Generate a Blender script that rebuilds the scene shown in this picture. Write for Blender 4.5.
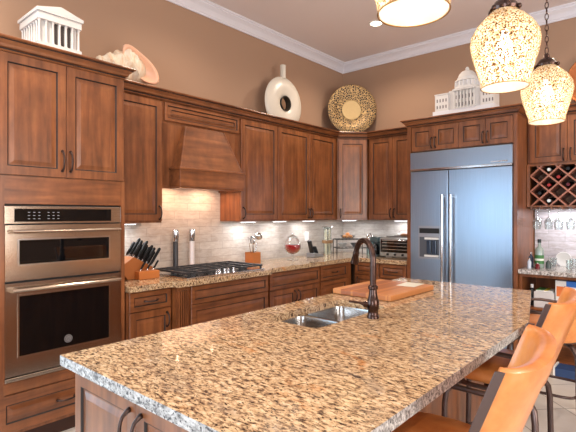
import bpy, bmesh, math, random
from mathutils import Vector, Matrix
random.seed(7)
PI = math.pi
for o in list(bpy.data.objects): bpy.data.objects.remove(o)
SC = bpy.context.scene
COL = SC.collection

# ------------------------------------------------------------------ camera, world, light
cam_d = bpy.data.cameras.new('camera'); cam = bpy.data.objects.new('camera', cam_d); COL.objects.link(cam)
SC.camera = cam
cam_d.sensor_width = 36; cam_d.lens = 36*451.5/576; cam_d.shift_y = -1.5/576
cam_d.clip_start = .02
fw = Vector((-.6556, .755, 0)); rt = Vector((.755, .6556, 0))
cam.matrix_world = Matrix(((rt.x, 0, -fw.x, 0), (rt.y, 0, -fw.y, 0), (0, 1, 0, 1.45), (0, 0, 0, 1)))
w = bpy.data.worlds.new('world'); SC.world = w; w.use_nodes = True
w.node_tree.nodes['Background'].inputs[0].default_value = (.75, .85, 1, 1)
w.node_tree.nodes['Background'].inputs[1].default_value = 1.0
SC.view_settings.view_transform = 'Standard'; SC.view_settings.look = 'None'
SC.view_settings.exposure = 0.18; SC.view_settings.gamma = 1

def area(name, loc, target, sx, sy, power, col):
    l = bpy.data.lights.new(name, 'AREA'); l.shape = 'RECTANGLE'; l.size = sx; l.size_y = sy
    l.energy = power; l.color = col
    o = bpy.data.objects.new(name, l); COL.objects.link(o); o.location = loc
    o.rotation_euler = (Vector(target)-Vector(loc)).to_track_quat('-Z', 'Y').to_euler()
    return o
# daylight through the three big windows of the room behind the camera
area('window_light', (-3.66, -1.8, 1.4), (0, -1.8, 1.4), 4.7, 2.2, 190, (.50, .77, 1))
area('window_light', (1.6, -4.49, 1.5), (1.6, 0, 1.5), 2.6, 2.2, 190, (.76, .88, 1))
area('window_light', (4.49, 1.2, 1.6), (0, 1.2, 1.6), 3.4, 2.0, 190, (1, .93, .86))
SPOTS = [(-2.58, 4.48), (-2.58, 2.45), (-2.58, .4), (-.2, 4.4), (-.9, .2), (1.6, 3.2), (1.6, .6), (-.6, -2)]
def spot(loc, power, size, col, r=.05, blend=.6, name='downlight_lamp'):
    l = bpy.data.lights.new(name, 'SPOT'); l.energy = power; l.color = col
    l.spot_size = math.radians(size); l.spot_blend = blend; l.shadow_soft_size = r
    o = bpy.data.objects.new(name, l); COL.objects.link(o); o.location = loc
    return o
for (x, y), pw in zip(SPOTS, (60, 42, 120, 62, 95, 62, 62, 62)): spot((x, y, 3.57), pw, 150, (1, .84, .68))

# ------------------------------------------------------------------ materials
def lin(c): return tuple(((v/255)/12.92 if v/255 <= .04045 else ((v/255+.055)/1.055)**2.4) for v in c)+(1,)
def mat(name, col, rough=.5, metal=0, spec=.5, coat=0):
    m = bpy.data.materials.new(name); m.use_nodes = True
    b = m.node_tree.nodes['Principled BSDF']
    b.inputs['Base Color'].default_value = lin(col); b.inputs['Roughness'].default_value = rough
    b.inputs['Metallic'].default_value = metal; b.inputs['Specular IOR Level'].default_value = spec
    b.inputs['Coat Weight'].default_value = coat
    return m
class NT:
    def __init__(s, m): s.t = m.node_tree; s.b = s.t.nodes['Principled BSDF']; s.out = s.t.nodes['Material Output']
    def n(s, ty, **k):
        d = s.t.nodes.new(ty)
        for a, v in k.items(): setattr(d, a, v)
        return d
    def l(s, a, b): s.t.links.new(a, b)
    def coords(s, scale=(1, 1, 1), rot=(0, 0, 0)):
        c = s.n('ShaderNodeTexCoord'); mp = s.n('ShaderNodeMapping')
        mp.inputs['Scale'].default_value = scale; mp.inputs['Rotation'].default_value = rot
        s.l(c.outputs['Object'], mp.inputs['Vector']); return mp.outputs[0]
    def noise(s, vec, scale, detail=3, rough=.5, dist=0):
        d = s.n('ShaderNodeTexNoise'); d.inputs['Scale'].default_value = scale; d.inputs['Detail'].default_value = detail
        d.inputs['Roughness'].default_value = rough; d.inputs['Distortion'].default_value = dist
        s.l(vec, d.inputs['Vector']); return d.outputs['Fac']
    def ramp(s, fac, stops, const=False):
        r = s.n('ShaderNodeValToRGB'); e = r.color_ramp.elements
        if const: r.color_ramp.interpolation = 'CONSTANT'
        while len(e) < len(stops): e.new(.5)
        for k, (p, c) in enumerate(stops): e[k].position = p; e[k].color = lin(c)
        s.l(fac, r.inputs[0]); return r.outputs[0]
    def mix(s, f, a, b, mode='MIX'):
        m = s.n('ShaderNodeMix', data_type='RGBA', blend_type=mode)
        if isinstance(f, (int, float)): m.inputs[0].default_value = f
        else: s.l(f, m.inputs[0])
        for i, v in ((6, a), (7, b)):
            if isinstance(v, tuple): m.inputs[i].default_value = lin(v)
            else: s.l(v, m.inputs[i])
        return m.outputs[2]
    def bump(s, h, strength=.3, dist=.002):
        b = s.n('ShaderNodeBump'); b.inputs['Strength'].default_value = strength; b.inputs['Distance'].default_value = dist
        s.l(h, b.inputs['Height']); s.l(b.outputs[0], s.b.inputs['Normal'])
def wood(name, dark, mid, light, sc, rough=.33):
    m = mat(name, mid, rough, coat=.15); t = NT(m)
    v = t.coords(sc)
    f = t.noise(v, 2.6, 4, .5, .35); g = t.noise(t.coords((3, 3, 1.8)), 2.4, 4, .6)
    c = t.ramp(f, [(.22, dark), (.5, mid), (.8, light)])
    c2 = t.mix(t.ramp(g, [(.35, (150, 150, 150)), (.65, (255, 255, 255))]), (0, 0, 0), c, 'MIX')
    c3 = t.mix(.5, c, c2)
    t.l(c3, t.b.inputs['Base Color']); t.b.inputs['Coat Roughness'].default_value = .25
    return m
WV = wood('cherry_wood', (94, 52, 28), (134, 79, 44), (160, 100, 58), (9, 9, .9))
WH = wood('cherry_wood_horizontal', (94, 52, 28), (134, 79, 44), (160, 100, 58), (.9, 9, 9))
GL = mat('dark_glaze', (26, 13, 9), .6)
IN = mat('cabinet_interior', (70, 42, 28), .6)
TOE = mat('toe_kick_wood', (60, 32, 22), .6)
BRONZE = mat('oil_rubbed_bronze', (74, 56, 50), .22, .95)
HND = mat('dark_bronze_handle', (72, 58, 54), .35, .9)

def steel(name, col, rough, along, aniso=0):
    m = mat(name, col, rough, 1); t = NT(m)
    sc = {'z': (90, 90, .6), 'x': (.6, 90, 90), 'y': (90, .6, 90)}[along]
    f = t.noise(t.coords(sc), 4, 2)
    t.l(t.ramp(f, [(.2, tuple(int(c*.9) for c in col)), (.8, col)]), t.b.inputs['Base Color'])
    if not aniso: t.bump(f, .05, .001)
    if aniso:
        t.b.inputs['Anisotropic'].default_value = aniso
        tg = t.n('ShaderNodeTangent'); tg.direction_type = 'RADIAL'; tg.axis = 'Z'; t.l(tg.outputs[0], t.b.inputs['Tangent'])
        t.b.inputs['Anisotropic Rotation'].default_value = 0
    return m
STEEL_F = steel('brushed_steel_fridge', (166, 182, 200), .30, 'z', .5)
STEEL_O = steel('brushed_steel_oven', (206, 190, 174), .17, 'x')
STEEL = mat('polished_steel', (205, 205, 205), .15, 1)
SINK = steel('sink_steel', (190, 188, 186), .22, 'x')
BLACKGLASS = mat('black_oven_glass', (8, 9, 11), .03, 0, .5)
BLACK = mat('black_enamel', (20, 21, 24), .35)
BLACKM = mat('cast_iron', (38, 41, 46), .5)
DARK = mat('dark_gap', (14, 12, 12), .6)
WHITE = mat('white_paint', (225, 222, 216), .5)
PLASTIC_W = mat('white_plastic', (230, 230, 228), .4)

def granite(name, edge=False):
    m = mat(name, (190, 150, 110), .07 if not edge else .5, 0, .5); t = NT(m)
    v = t.coords((1, 1, 1)); vs = t.coords((34, 78, 60), (0, 0, .5))
    a = t.noise(vs, 1.0, 4, .6, .4)
    b = t.noise(t.coords((95, 170, 120), (0, 0, .5)), 1, 3, .6)
    big = t.noise(t.coords((2.2, 4.5, 3), (0, 0, .5)), 1.6, 4, .6, .5)
    if not edge:
        base = t.ramp(a, [(.35, (66, 50, 42)), (.42, (132, 104, 80)), (.50, (182, 150, 114)), (.62, (210, 184, 148)), (.76, (206, 192, 178))])
        rust = t.mix(t.ramp(big, [(.60, (0, 0, 0)), (.72, (200, 200, 200))]), base, (196, 120, 48), 'MIX')
        grey = t.mix(t.ramp(big, [(.30, (190, 190, 190)), (.46, (0, 0, 0))]), rust, (128, 112, 100), 'MIX')
        sp = t.mix(t.ramp(b, [(.36, (255, 255, 255)), (.43, (0, 0, 0))]), grey, (58, 44, 38))
        sp = t.mix(t.ramp(b, [(.62, (0, 0, 0)), (.7, (170, 170, 170))]), sp, (236, 216, 186))
    else:
        base = t.ramp(a, [(.34, (80, 74, 72)), (.45, (146, 142, 138)), (.6, (190, 186, 182)), (.75, (214, 212, 208))])  # rough chiselled stone; its grey-white tone also holds the cool daylight on it
        sp = t.mix(t.ramp(b, [(.38, (255, 255, 255)), (.46, (0, 0, 0))]), base, (48, 44, 46))
        t.bump(b, .9, .004)
    t.l(sp, t.b.inputs['Base Color'])
    return m
GRAN = granite('granite_top'); GRANE = granite('granite_chiselled_lit_edge', True)

def paint(name, col, sc=60):
    m = mat(name, col, .7, 0, .3); t = NT(m)
    f = t.noise(t.coords(), sc, 2); t.bump(f, .08, .002); return m
WALLP = paint('tan_wall_paint', (166, 134, 110)); CEILP = paint('ceiling_paint', (226, 214, 210))
CROWNP = mat('white_crown_paint', (222, 220, 226), .45)

def tiles(name, w_, h_, swap, c1, c2, mortar):
    m = mat(name, c1, .45); t = NT(m)
    tc = t.n('ShaderNodeTexCoord'); sp = t.n('ShaderNodeSeparateXYZ'); cb = t.n('ShaderNodeCombineXYZ')
    t.l(tc.outputs['Object'], sp.inputs[0]); t.l(sp.outputs[1 if swap else 0], cb.inputs[0]); t.l(sp.outputs[2], cb.inputs[1])
    br = t.n('ShaderNodeTexBrick'); t.l(cb.outputs[0], br.inputs['Vector'])
    br.inputs['Scale'].default_value = 1; br.inputs['Brick Width'].default_value = w_; br.inputs['Row Height'].default_value = h_
    br.inputs['Mortar Size'].default_value = .003; br.inputs['Mortar Smooth'].default_value = .3
    br.inputs['Color1'].default_value = lin(c1); br.inputs['Color2'].default_value = lin(c2); br.inputs['Mortar'].default_value = lin(mortar)
    n1 = t.noise(t.coords((5, 5, 18)), 2, 5, .65, .5); n2 = t.noise(t.coords((3, 3, 5)), 2.5, 4, .6, .8)
    col = t.mix(t.ramp(n1, [(.36, (170, 170, 170)), (.6, (0, 0, 0))]), br.outputs['Color'], (140, 122, 108))
    col = t.mix(t.ramp(n2, [(.5, (0, 0, 0)), (.7, (130, 130, 130))]), col, (226, 220, 212))
    t.l(col, t.b.inputs['Base Color'])
    inv = t.n('ShaderNodeMath', operation='SUBTRACT'); inv.inputs[0].default_value = 1; t.l(br.outputs['Fac'], inv.inputs[1])
    t.bump(inv.outputs[0], .5, .003)
    return m
BSA = tiles('travertine_tile_side', .30, .078, True, (190, 183, 174), (176, 167, 158), (158, 150, 142))
BSB = tiles('travertine_tile_back', .30, .078, False, (200, 196, 190), (186, 180, 174), (170, 164, 158))
BSC = tiles('pale_tile_bar', .30, .078, False, (220, 216, 222), (206, 202, 208), (180, 176, 180))

def floor_mat():
    m = mat('floor_tile', (200, 195, 186), .3); t = NT(m)
    v = t.coords((1, 1, 1), (0, 0, PI/4)); br = t.n('ShaderNodeTexBrick'); t.l(v, br.inputs['Vector'])
    br.offset = 0; br.inputs['Scale'].default_value = 1; br.inputs['Brick Width'].default_value = .46; br.inputs['Row Height'].default_value = .46
    br.inputs['Mortar Size'].default_value = .004
    br.inputs['Color1'].default_value = lin((226, 220, 212)); br.inputs['Color2'].default_value = lin((216, 210, 202)); br.inputs['Mortar'].default_value = lin((140, 134, 126))
    n1 = t.noise(t.coords((2, 5, 1)), 2, 4)
    c = t.mix(t.ramp(n1, [(.4, (90, 90, 90)), (.62, (0, 0, 0))]), br.outputs['Color'], (172, 150, 128))
    t.l(c, t.b.inputs['Base Color']); return m
FLOOR = floor_mat()
def leather():
    m = mat('tan_leather', (205, 124, 56), .3, 0, .5, .1); t = NT(m)
    f = t.noise(t.coords(), 7, 4, .6); t.l(t.ramp(f, [(.3, (188, 104, 46)), (.7, (218, 146, 82))]), t.b.inputs['Base Color'])
    g = t.noise(t.coords(), 180, 2); t.bump(g, .12, .001); return m
LEATH = leather()
FRAME = mat('brushed_dark_metal_frame', (98, 82, 78), .35, .85)
def glass(name, col=(255, 255, 255), rough=0):
    m = bpy.data.materials.new(name); m.use_nodes = True; t = m.node_tree; t.nodes.clear()
    o = t.nodes.new('ShaderNodeOutputMaterial'); mx = t.nodes.new('ShaderNodeMixShader'); tr = t.nodes.new('ShaderNodeBsdfTransparent')
    g = t.nodes.new('ShaderNodeBsdfGlossy'); g.inputs['Roughness'].default_value = .03
    lw = t.nodes.new('ShaderNodeLayerWeight'); lw.inputs[0].default_value = .35
    tr.inputs[0].default_value = lin(col)
    t.links.new(lw.outputs['Facing'], mx.inputs[0]); t.links.new(tr.outputs[0], mx.inputs[1]); t.links.new(g.outputs[0], mx.inputs[2])
    t.links.new(mx.outputs[0], o.inputs[0]); return m
GLASS = glass('clear_glass', (246, 250, 250))
def emis(name, col, s):
    m = mat(name, col); b = m.node_tree.nodes['Principled BSDF']
    b.inputs['Emission Color'].default_value = lin(col); b.inputs['Emission Strength'].default_value = s; return m
BULB = emis('lit_bulb', (255, 244, 225), 14); DISC = emis('lit_downlight', (255, 240, 215), 8); LEDM = emis('lit_undercabinet_lamp', (250, 250, 255), 6)

# ------------------------------------------------------------------ mesh helpers
class M:
    def __init__(s): s.v = []; s.f = []; s.m = []; s.T = Matrix()
    def add(s, vs, fs, mi=0):
        n = len(s.v); s.v += [tuple(s.T @ Vector(p)) for p in vs]
        s.f += [tuple(n+i for i in f) for f in fs]; s.m += [mi]*len(fs)
    def box(s, x0, x1, y0, y1, z0, z1, mi=0):
        s.add([(x0,y0,z0),(x1,y0,z0),(x1,y1,z0),(x0,y1,z0),(x0,y0,z1),(x1,y0,z1),(x1,y1,z1),(x0,y1,z1)],
              [(0,3,2,1),(4,5,6,7),(0,1,5,4),(1,2,6,5),(2,3,7,6),(3,0,4,7)], mi)
    def lathe(s, prof, c=(0,0,0), ax='z', n=24, mi=0, cap=True):
        vs = []; fs = []
        for r, h in prof:
            for k in range(n):
                a = 2*PI*k/n; p = (r*math.cos(a), r*math.sin(a), h)
                if ax == 'x': p = (p[2], p[0], p[1])
                if ax == 'y': p = (p[1], p[2], p[0])
                vs.append((c[0]+p[0], c[1]+p[1], c[2]+p[2]))
        for j in range(len(prof)-1):
            for k in range(n):
                fs.append((j*n+k, j*n+(k+1)%n, (j+1)*n+(k+1)%n, (j+1)*n+k))
        if cap:
            if prof[0][0] > 1e-5: fs.append(tuple(range(n-1, -1, -1)))
            if prof[-1][0] > 1e-5: fs.append(tuple((len(prof)-1)*n+k for k in range(n)))
        s.add(vs, fs, mi)
    def tube(s, pts, r, n=8, mi=0, close=False):
        pts = [Vector(p) for p in pts]; N = len(pts); rs = r if isinstance(r, (list, tuple)) else [r]*N
        vs = []; up = None
        for i, p in enumerate(pts):
            if close: d = (pts[(i+1) % N]-pts[i-1])
            else: d = pts[min(i+1, N-1)]-pts[max(i-1, 0)]
            d.normalize()
            if up is None:
                up = Vector((0, 0, 1)) if abs(d.z) < .9 else Vector((1, 0, 0))
            a = d.cross(up)
            if a.length < 1e-4: a = d.cross(Vector((0, 1, .1)))
            a.normalize(); up = a.cross(d).normalized()
            for k in range(n):
                t = 2*PI*k/n; vs.append(tuple(p+(a*math.cos(t)+up*math.sin(t))*rs[i]))
        fs = []
        for j in range(N if close else N-1):
            for k in range(n):
                a0 = j*n; b0 = ((j+1) % N)*n
                fs.append((a0+k, a0+(k+1) % n, b0+(k+1) % n, b0+k))
        if not close: fs += [tuple(range(n-1, -1, -1)), tuple((N-1)*n+k for k in range(n))]
        s.add(vs, fs, mi)
    def prism(s, poly, y0, y1, ax='y', mi=0):
        n = len(poly)
        def P(a, b, h): return {'y': (a, h, b), 'x': (h, a, b), 'z': (a, b, h)}[ax]
        vs = [P(a, b, y0) for a, b in poly]+[P(a, b, y1) for a, b in poly]
        fs = [tuple(range(n)), tuple(range(2*n-1, n-1, -1))]+[(i, (i+1) % n, n+(i+1) % n, n+i) for i in range(n)]
        s.add(vs, fs, mi)
    def sphere(s, c, r, mi=0, n=12, sq=(1, 1, 1)):
        vs = []; fs = []; R = n//2
        for j in range(R+1):
            t = PI*j/R
            for k in range(n):
                a = 2*PI*k/n; vs.append((c[0]+r*sq[0]*math.sin(t)*math.cos(a), c[1]+r*sq[1]*math.sin(t)*math.sin(a), c[2]+r*sq[2]*math.cos(t)))
        for j in range(R):
            for k in range(n): fs.append((j*n+k, (j+1)*n+k, (j+1)*n+(k+1) % n, j*n+(k+1) % n))
        s.add(vs, fs, mi)
    def build(s, name, mats, parent=None, world=False, bevel=0, smooth=False, seg=2):
        me = bpy.data.meshes.new(name)
        vs = s.v
        if world and parent is not None:
            inv = WM(parent).inverted(); vs = [tuple(inv @ Vector(p)) for p in vs]
        me.from_pydata(vs, [], s.f); me.update()
        for m in (mats if isinstance(mats, (list, tuple)) else [mats]): me.materials.append(m)
        me.polygons.foreach_set('material_index', s.m)
        bm = bmesh.new(); bm.from_mesh(me); bmesh.ops.remove_doubles(bm, verts=bm.verts, dist=1e-6)
        bmesh.ops.recalc_face_normals(bm, faces=bm.faces); bm.to_mesh(me); bm.free()
        o = bpy.data.objects.new(name, me); COL.objects.link(o)
        if parent is not None: o.parent = parent
        if smooth:
            me.polygons.foreach_set('use_smooth', [True]*len(me.polygons))
            try: me.set_sharp_from_angle(angle=math.radians(45))
            except Exception: pass
        if bevel:
            b = o.modifiers.new('bevel', 'BEVEL'); b.width = bevel; b.segments = seg; b.limit_method = 'ANGLE'
            b.harden_normals = False
        return o
def WM(o):
    m = Matrix.LocRotScale(o.location, o.rotation_euler, o.scale)
    return WM(o.parent) @ m if o.parent else m
def tag(o, label, cat, group=None, kind=None):
    o['label'] = label; o['category'] = cat
    if group: o['group'] = group
    if kind: o['kind'] = kind
    return o
def thing(name, label, cat, loc=(0, 0, 0), rz=0, group=None):
    o = bpy.data.objects.new(name, None); COL.objects.link(o); o.empty_display_size = .05
    o.location = loc; o.rotation_euler = (0, 0, rz); return tag(o, label, cat, group)
def copy_tree(o, parent=None):
    c = o.copy(); COL.objects.link(c)
    if parent: c.parent = parent
    for ch in [x for x in bpy.data.objects if x.parent == o]: copy_tree(ch, c)
    return c
def struct(m, name, mats, **k):
    o = m.build(name, mats, **k); o['kind'] = 'structure'; return o

# ------------------------------------------------------------------ room
XA, YB, XR, YR, ZC = -3.67, 5.43, 4.5, -4.5, 3.60
m = M(); m.box(XA-.1, XR+.1, YR-.1, YB+.1, -.1, 0); struct(m, 'floor', FLOOR)
m = M(); m.box(XA-.1, XR+.1, YR-.1, YB+.1, ZC, ZC+.1); struct(m, 'ceiling', CEILP)
m = M(); m.box(XA-.1, XA, YR-.1, -4.2, 0, ZC); m.box(XA-.1, XA, .6, YB+.1, 0, ZC); m.box(XA-.1, XA, -4.2, .6, 0, .3); m.box(XA-.1, XA, -4.2, .6, 2.5, ZC); struct(m, 'wall_left', WALLP)
m = M(); m.box(XA, XR+.1, YB, YB+.1, 0, ZC); struct(m, 'wall_back', WALLP)
m = M()
m.box(XR, XR+.1, YR, -.55, 0, ZC); m.box(XR, XR+.1, 2.95, YB, 0, ZC); m.box(XR, XR+.1, -.55, 2.95, 0, .55); m.box(XR, XR+.1, -.55, 2.95, 2.65, ZC)
struct(m, 'wall_right', WALLP)
m = M(); xs = [(-3.67, .25), (2.95, 4.5)]
for a, b in xs: m.box(a, b, YR-.1, YR, 0, ZC)
for a, b in ((.25, 2.95),): m.box(a, b, YR-.1, YR, 0, .35); m.box(a, b, YR-.1, YR, 2.65, ZC)
struct(m, 'wall_front', WALLP)
def window(n, a, b, z0, z1, side):
    m = M(); t = .05; mid = (a+b)/2
    def bar(p0, p1, q0, q1):
        if side == 'y': m.box(p0, p1, YR-.02, YR+.03, q0, q1)
        elif side == 'l': m.box(XA-.02, XA+.03, p0, p1, q0, q1)
        else: m.box(XR-.03, XR+.02, p0, p1, q0, q1)
    bar(a, a+t, z0, z1); bar(b-t, b, z0, z1); bar(a, b, z0, z0+t); bar(a, b, z1-t, z1); bar(mid-t/2, mid+t/2, z0, z1); bar(a, b, 1.9, 1.94)
    if side == 'l': bar(a, b, .46, .62)
    struct(m, 'window_%d' % n, WHITE)
window(1, -4.2, .6, .3, 2.5, 'l'); window(2, .25, 2.95, .35, 2.65, 'y'); window(3, -.55, 2.95, .55, 2.65, 'x')
# crown moulding round the ceiling
def sweep(pts, prof, zbase=0, gl=()):
    """mitred moulding segments along pts; the outward side is to the right of travel"""
    P = [Vector(p) for p in pts]; D = [(P[i+1]-P[i]).normalized() for i in range(len(P)-1)]
    Nn = [Vector((d.y, -d.x)) for d in D]
    J = []
    for i in range(len(P)):
        if i == 0: J.append(Nn[0])
        elif i == len(P)-1: J.append(Nn[-1])
        else:
            b = (Nn[i-1]+Nn[i]).normalized(); J.append(b/max(.2, b.dot(Nn[i])))
    out = []
    for i in range(len(D)):
        m = M(); n = len(prof); vs = []
        for e in (i, i+1):
            for o_, z in prof: q = P[e]+J[e]*o_; vs.append((q.x, q.y, zbase+z))
        fs = [(k, (k+1) % n, n+(k+1) % n, n+k) for k in range(n)]+[tuple(range(n)), tuple(range(2*n-1, n-1, -1))]
        for q_, f_ in enumerate(fs): m.f.append(f_); m.m.append(1 if q_ in gl else 0)
        m.v += vs; out.append(m)
    return out
cp = [(0, -.125), (.012, -.125), (.012, -.108), (.022, -.1), (.03, -.082), (.045, -.06), (.068, -.042), (.08, -.034), (.08, -.022), (.094, -.016), (.094, 0), (0, 0)]
e = .001
for k, mm in enumerate(sweep([(XA+e, YR+e), (XA+e, YB-e), (XR-e, YB-e), (XR-e, YR+e)], cp, ZC-e)):
    struct(mm, 'trim_%d' % (k+1), CROWNP)
# tiled backsplashes
m = M(); m.box(XA+.001, XA+.013, 1.73, YB-.002, .921, 1.80); struct(m, 'trim_4', BSA)
m = M(); m.box(XA+.014, -2.36, YB-.013, YB-.001, .921, 1.385); struct(m, 'trim_5', BSB)
m = M(); m.box(-1.18, .3, YB-.013, YB-.001, .921, 1.52); struct(m, 'trim_6', BSC)

# ------------------------------------------------------------------ cabinets
def panel(m, x0, x1, z0, z1, st=.058, y=0, th=.019, raised=True):
    pr = [(0, th, 0), (0, .003, 0), (.003, 0, 0), (st-.004, 0, 0), (st, .0025, 1), (st+.0035, .008, 1), (st+.010, .008, 0)]
    if raised: pr += [(st+.034, .003, 0)]
    vs = []; fs = []
    for ins, yy, _ in pr:
        vs += [(x0+ins, y+yy, z0+ins), (x1-ins, y+yy, z0+ins), (x1-ins, y+yy, z1-ins), (x0+ins, y+yy, z1-ins)]
    for j in range(len(pr)-1):
        for k in range(4):
            m.add([vs[j*4+k], vs[j*4+(k+1) % 4], vs[(j+1)*4+(k+1) % 4], vs[(j+1)*4+k]], [(0, 1, 2, 3)], pr[j+1][2])
    m.add(vs[-4:], [(0, 1, 2, 3)], 0); m.add(vs[:4], [(0, 3, 2, 1)], 0)
def handle(parent, x, z, L=.11, vert=True, y=0, mtl=None):
    m = M(); pts = []
    for k in range(9):
        t = -1+2*k/8; a = t*L/2; d = -.006-.030*(1-t*t)**.5
        pts.append((x, y+d, z+a) if vert else (x+a, y+d, z))
    m.tube(pts, [.008, .006, .0055, .006, .0068, .006, .0055, .006, .008], 8)
    for t in (-1, 1):
        c = (x, y-.0005, z+t*L/2) if vert else (x+t*L/2, y-.0005, z)
        m.lathe([(.009, -.006), (.009, 0)], c, 'y', 10)
    return m.build('handle', mtl or HND, parent, smooth=True)
def door(t, x0, x1, z0, z1, hx=None, hz=None, st=.058, y=0, L=.11, name='door', hor=False, mats=None):
    m = M(); panel(m, x0+.0015, x1-.0015, z0+.0015, z1-.0015, st, y)
    d = m.build(name, mats or [WH if hor else WV, GL], t)
    if hx is not None: handle(d, hx, hz, L, not hor, y)
    return d
def body(t, x0, x1, y0, y1, z0, z1, mtl=WV):
    m = M(); m.box(x0, x1, y0, y1, z0, z1); return m.build('body', mtl, t, bevel=.001)
CPROF = [(-.05, -.074), (.006, -.074), (.010, -.066), (.004, -.062), (.004, -.054), (.018, -.050), (.024, -.034), (.042, -.018), (.046, -.016), (.046, -.009), (.057, -.006), (.060, .0), (.057, .007), (-.05, .01)]
ZT = 2.505
A90 = PI/2
# tall oven cabinet: local x = world y, local y = -(world x) direction away from the room
tall = thing('oven_cabinet', 'tall cherry wood cabinet around the double wall oven at the left edge', 'cabinet', (-3.06, .86, 0), A90)
m = M()                                                # carcass with an opening for the oven (y .93-1.675)
m.box(0, .846, .02, .608, 1.52, 2.50); m.box(0, .055, .02, .608, .1, 1.52); m.box(.822, .846, .02, .608, .1, 1.52)
m.box(.055, .822, .02, .608, .1, .425); m.box(.055, .822, .59, .608, .425, 1.52)
m.build('body', WV, tall)
m = M(); m.box(.0, .07, .001, .0199, .12, 1.685); m.build('stile', WV, tall)
m = M(); m.box(.818, .846, .001, .0199, .12, 1.685); m.build('stile', WV, tall)
m = M(); m.box(.07, .818, .004, .0199, 1.515, 1.685); m.build('rail', WH, tall)
m = M(); m.box(.07, .818, .004, .0199, .36, .428); m.build('rail', WH, tall)
door(tall, .03, .433, 1.69, 2.432, .405, 1.80, .058, L=.13); door(tall, .433, .842, 1.69, 2.432, .458, 1.80, .06, L=.13)
door(tall, .02, .842, .125, .355, .43, .24, .06, name='drawer', hor=True)
m = M(); m.box(.0, .846, .06, .6, 0, .1); m.build('toe_kick', TOE, tall)
sg = sweep([(-3.06, .80), (-3.06, 1.706), (-3.33, 1.706)], CPROF, ZT, (3, 8))
# direction +y with outward = right side (+x)
for s_ in sg: s_.build('crown_moulding', [WH, GL], tall, world=True)

run = [(-3.34, 1.765), (-3.34, 2.215), (-3.34, 3.12), (-3.34, 3.68), (-3.34, 4.82), (-3.06, 5.10), (-2.41, 5.10)]
seg = sweep(run, CPROF, ZT, (3, 8))
def upper(name, label, x, y, rz, wd, doors, zb=1.38, depth=.322, crown=None, cat='cabinet', st=.058, zt=2.42, group=None, ztop=2.5):
    t = thing(name, label, cat, (x, y, 0), rz, group)
    body(t, .001, wd-.001, .02, depth, zb, ztop)
    for a, b, hx in doors: door(t, a, b, zb+.015, zt, hx, zb+.085, st)
    if crown is not None: crown.build('crown_moulding', [WH, GL], t, world=True)
    return t
u1 = upper('wall_cabinet', 'single door wall cabinet between the oven cabinet and the range hood', -3.34, 1.708, A90, .507, [(.04, .502, .472)], crown=seg[0])
u2 = upper('wall_cabinet', 'wood wall cabinet with one door right beside the hood', -3.34, 3.12, A90, .558, [(.005, .555, .035)], crown=seg[2])
u3 = upper('wall_cabinet', 'two door wood wall cabinet next to the diagonal corner cabinet', -3.34, 3.68, A90, 1.138, [(.003, .56, .535), (.56, 1.1, .585)], crown=seg[3])
# diagonal corner
cc = thing('corner_cabinet', 'narrow diagonal corner wall cabinet below the gold platter', 'cabinet', (-3.34, 4.82, 0), PI/4)
m = M(); inv = WM(cc).inverted()
poly = [(-3.352, 4.836), (-3.076, 5.112), (-3.076, 5.416), (-3.656, 5.416), (-3.656, 4.836)]
poly = [tuple((inv @ Vector((a, b, 0)))[:2]) for a, b in poly]
m.prism(poly, 1.38, 2.5, 'z'); m.build('body', WV, cc)
door(cc, .012, .384, 1.395, 2.42, .04, 1.465, .058)
seg[4].build('crown_moulding', [WH, GL], cc, world=True)
u4 = upper('wall_cabinet', 'two door wall cabinet between the corner and the refrigerator', -3.055, 5.10, 0, .703, [(.02, .35, .325), (.35, .69, .375)], crown=seg[5])
# hood section
hd = thing('range_hood', 'wooden range hood tapering up over the gas cooktop', 'range hood', (-3.34, 2.217, 0), A90)
m = M(); m.box(0, .901, .02, .322, 2.235, 2.5); m.box(0, .901, .012, .322, 1.77, 2.235); m.box(0, .901, .012, .03, 1.676, 1.77); m.box(0, .02, .03, .322, 1.676, 1.77); m.box(.881, .901, .03, .322, 1.676, 1.77); m.build('body', WV, hd)
m = M(); panel(m, .02, .885, 2.26, 2.42, .03, 0, .019, False); panel(m, .075, .83, 2.312, 2.368, .012, -.0, .006, False)
m.build('top_panel', [WH, GL], hd)
m = M()                                               # tapered canopy
b0 = [(.085, 1.845), (.81, 1.845)]; yb = -.128
m.add([(.085, yb, 1.85), (.80, yb, 1.85), (.65, -.03, 2.235), (.21, -.03, 2.235), (.085, .011, 1.85), (.80, .011, 1.85), (.65, .011, 2.235), (.21, .011, 2.235)],
      [(0, 1, 2, 3), (0, 3, 7, 4), (1, 5, 6, 2), (3, 2, 6, 7), (0, 4, 5, 1)])
m.build('canopy', WH, hd, bevel=.003)
m = M(); m.box(.07, .815, -.145, .011, 1.69, 1.845); m.build('apron', WH, hd, bevel=.002)
m = M(); m.box(.06, .825, -.158, .011, 1.835, 1.855); m.build('moulding', WH, hd, bevel=.004)
m = M(); m.box(.07, .815, -.14, .011, 1.676, 1.689); m.build('moulding', WH, hd, bevel=.004)
for xx in (.004, .842):
    m = M()
    for k in range(4): m.box(xx+.004+k*.012, xx+.012+k*.012, .006, .0119, 1.70, 2.24)
    m.build('fluted_stile', WV, hd)
for s_, z in ((.085, .21), (.80, .65)):
    m = M(); m.tube([(s_, yb, 1.852), (z, -.032, 2.232)], .006, 6); m.build('edge_bead', WH, hd, smooth=True)
seg[1].build('crown_moulding', [WH, GL], hd, world=True)
m = M(); m.box(.12, .78, .04, .29, 1.762, 1.7695); m.build('filter', STEEL, hd)

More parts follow.
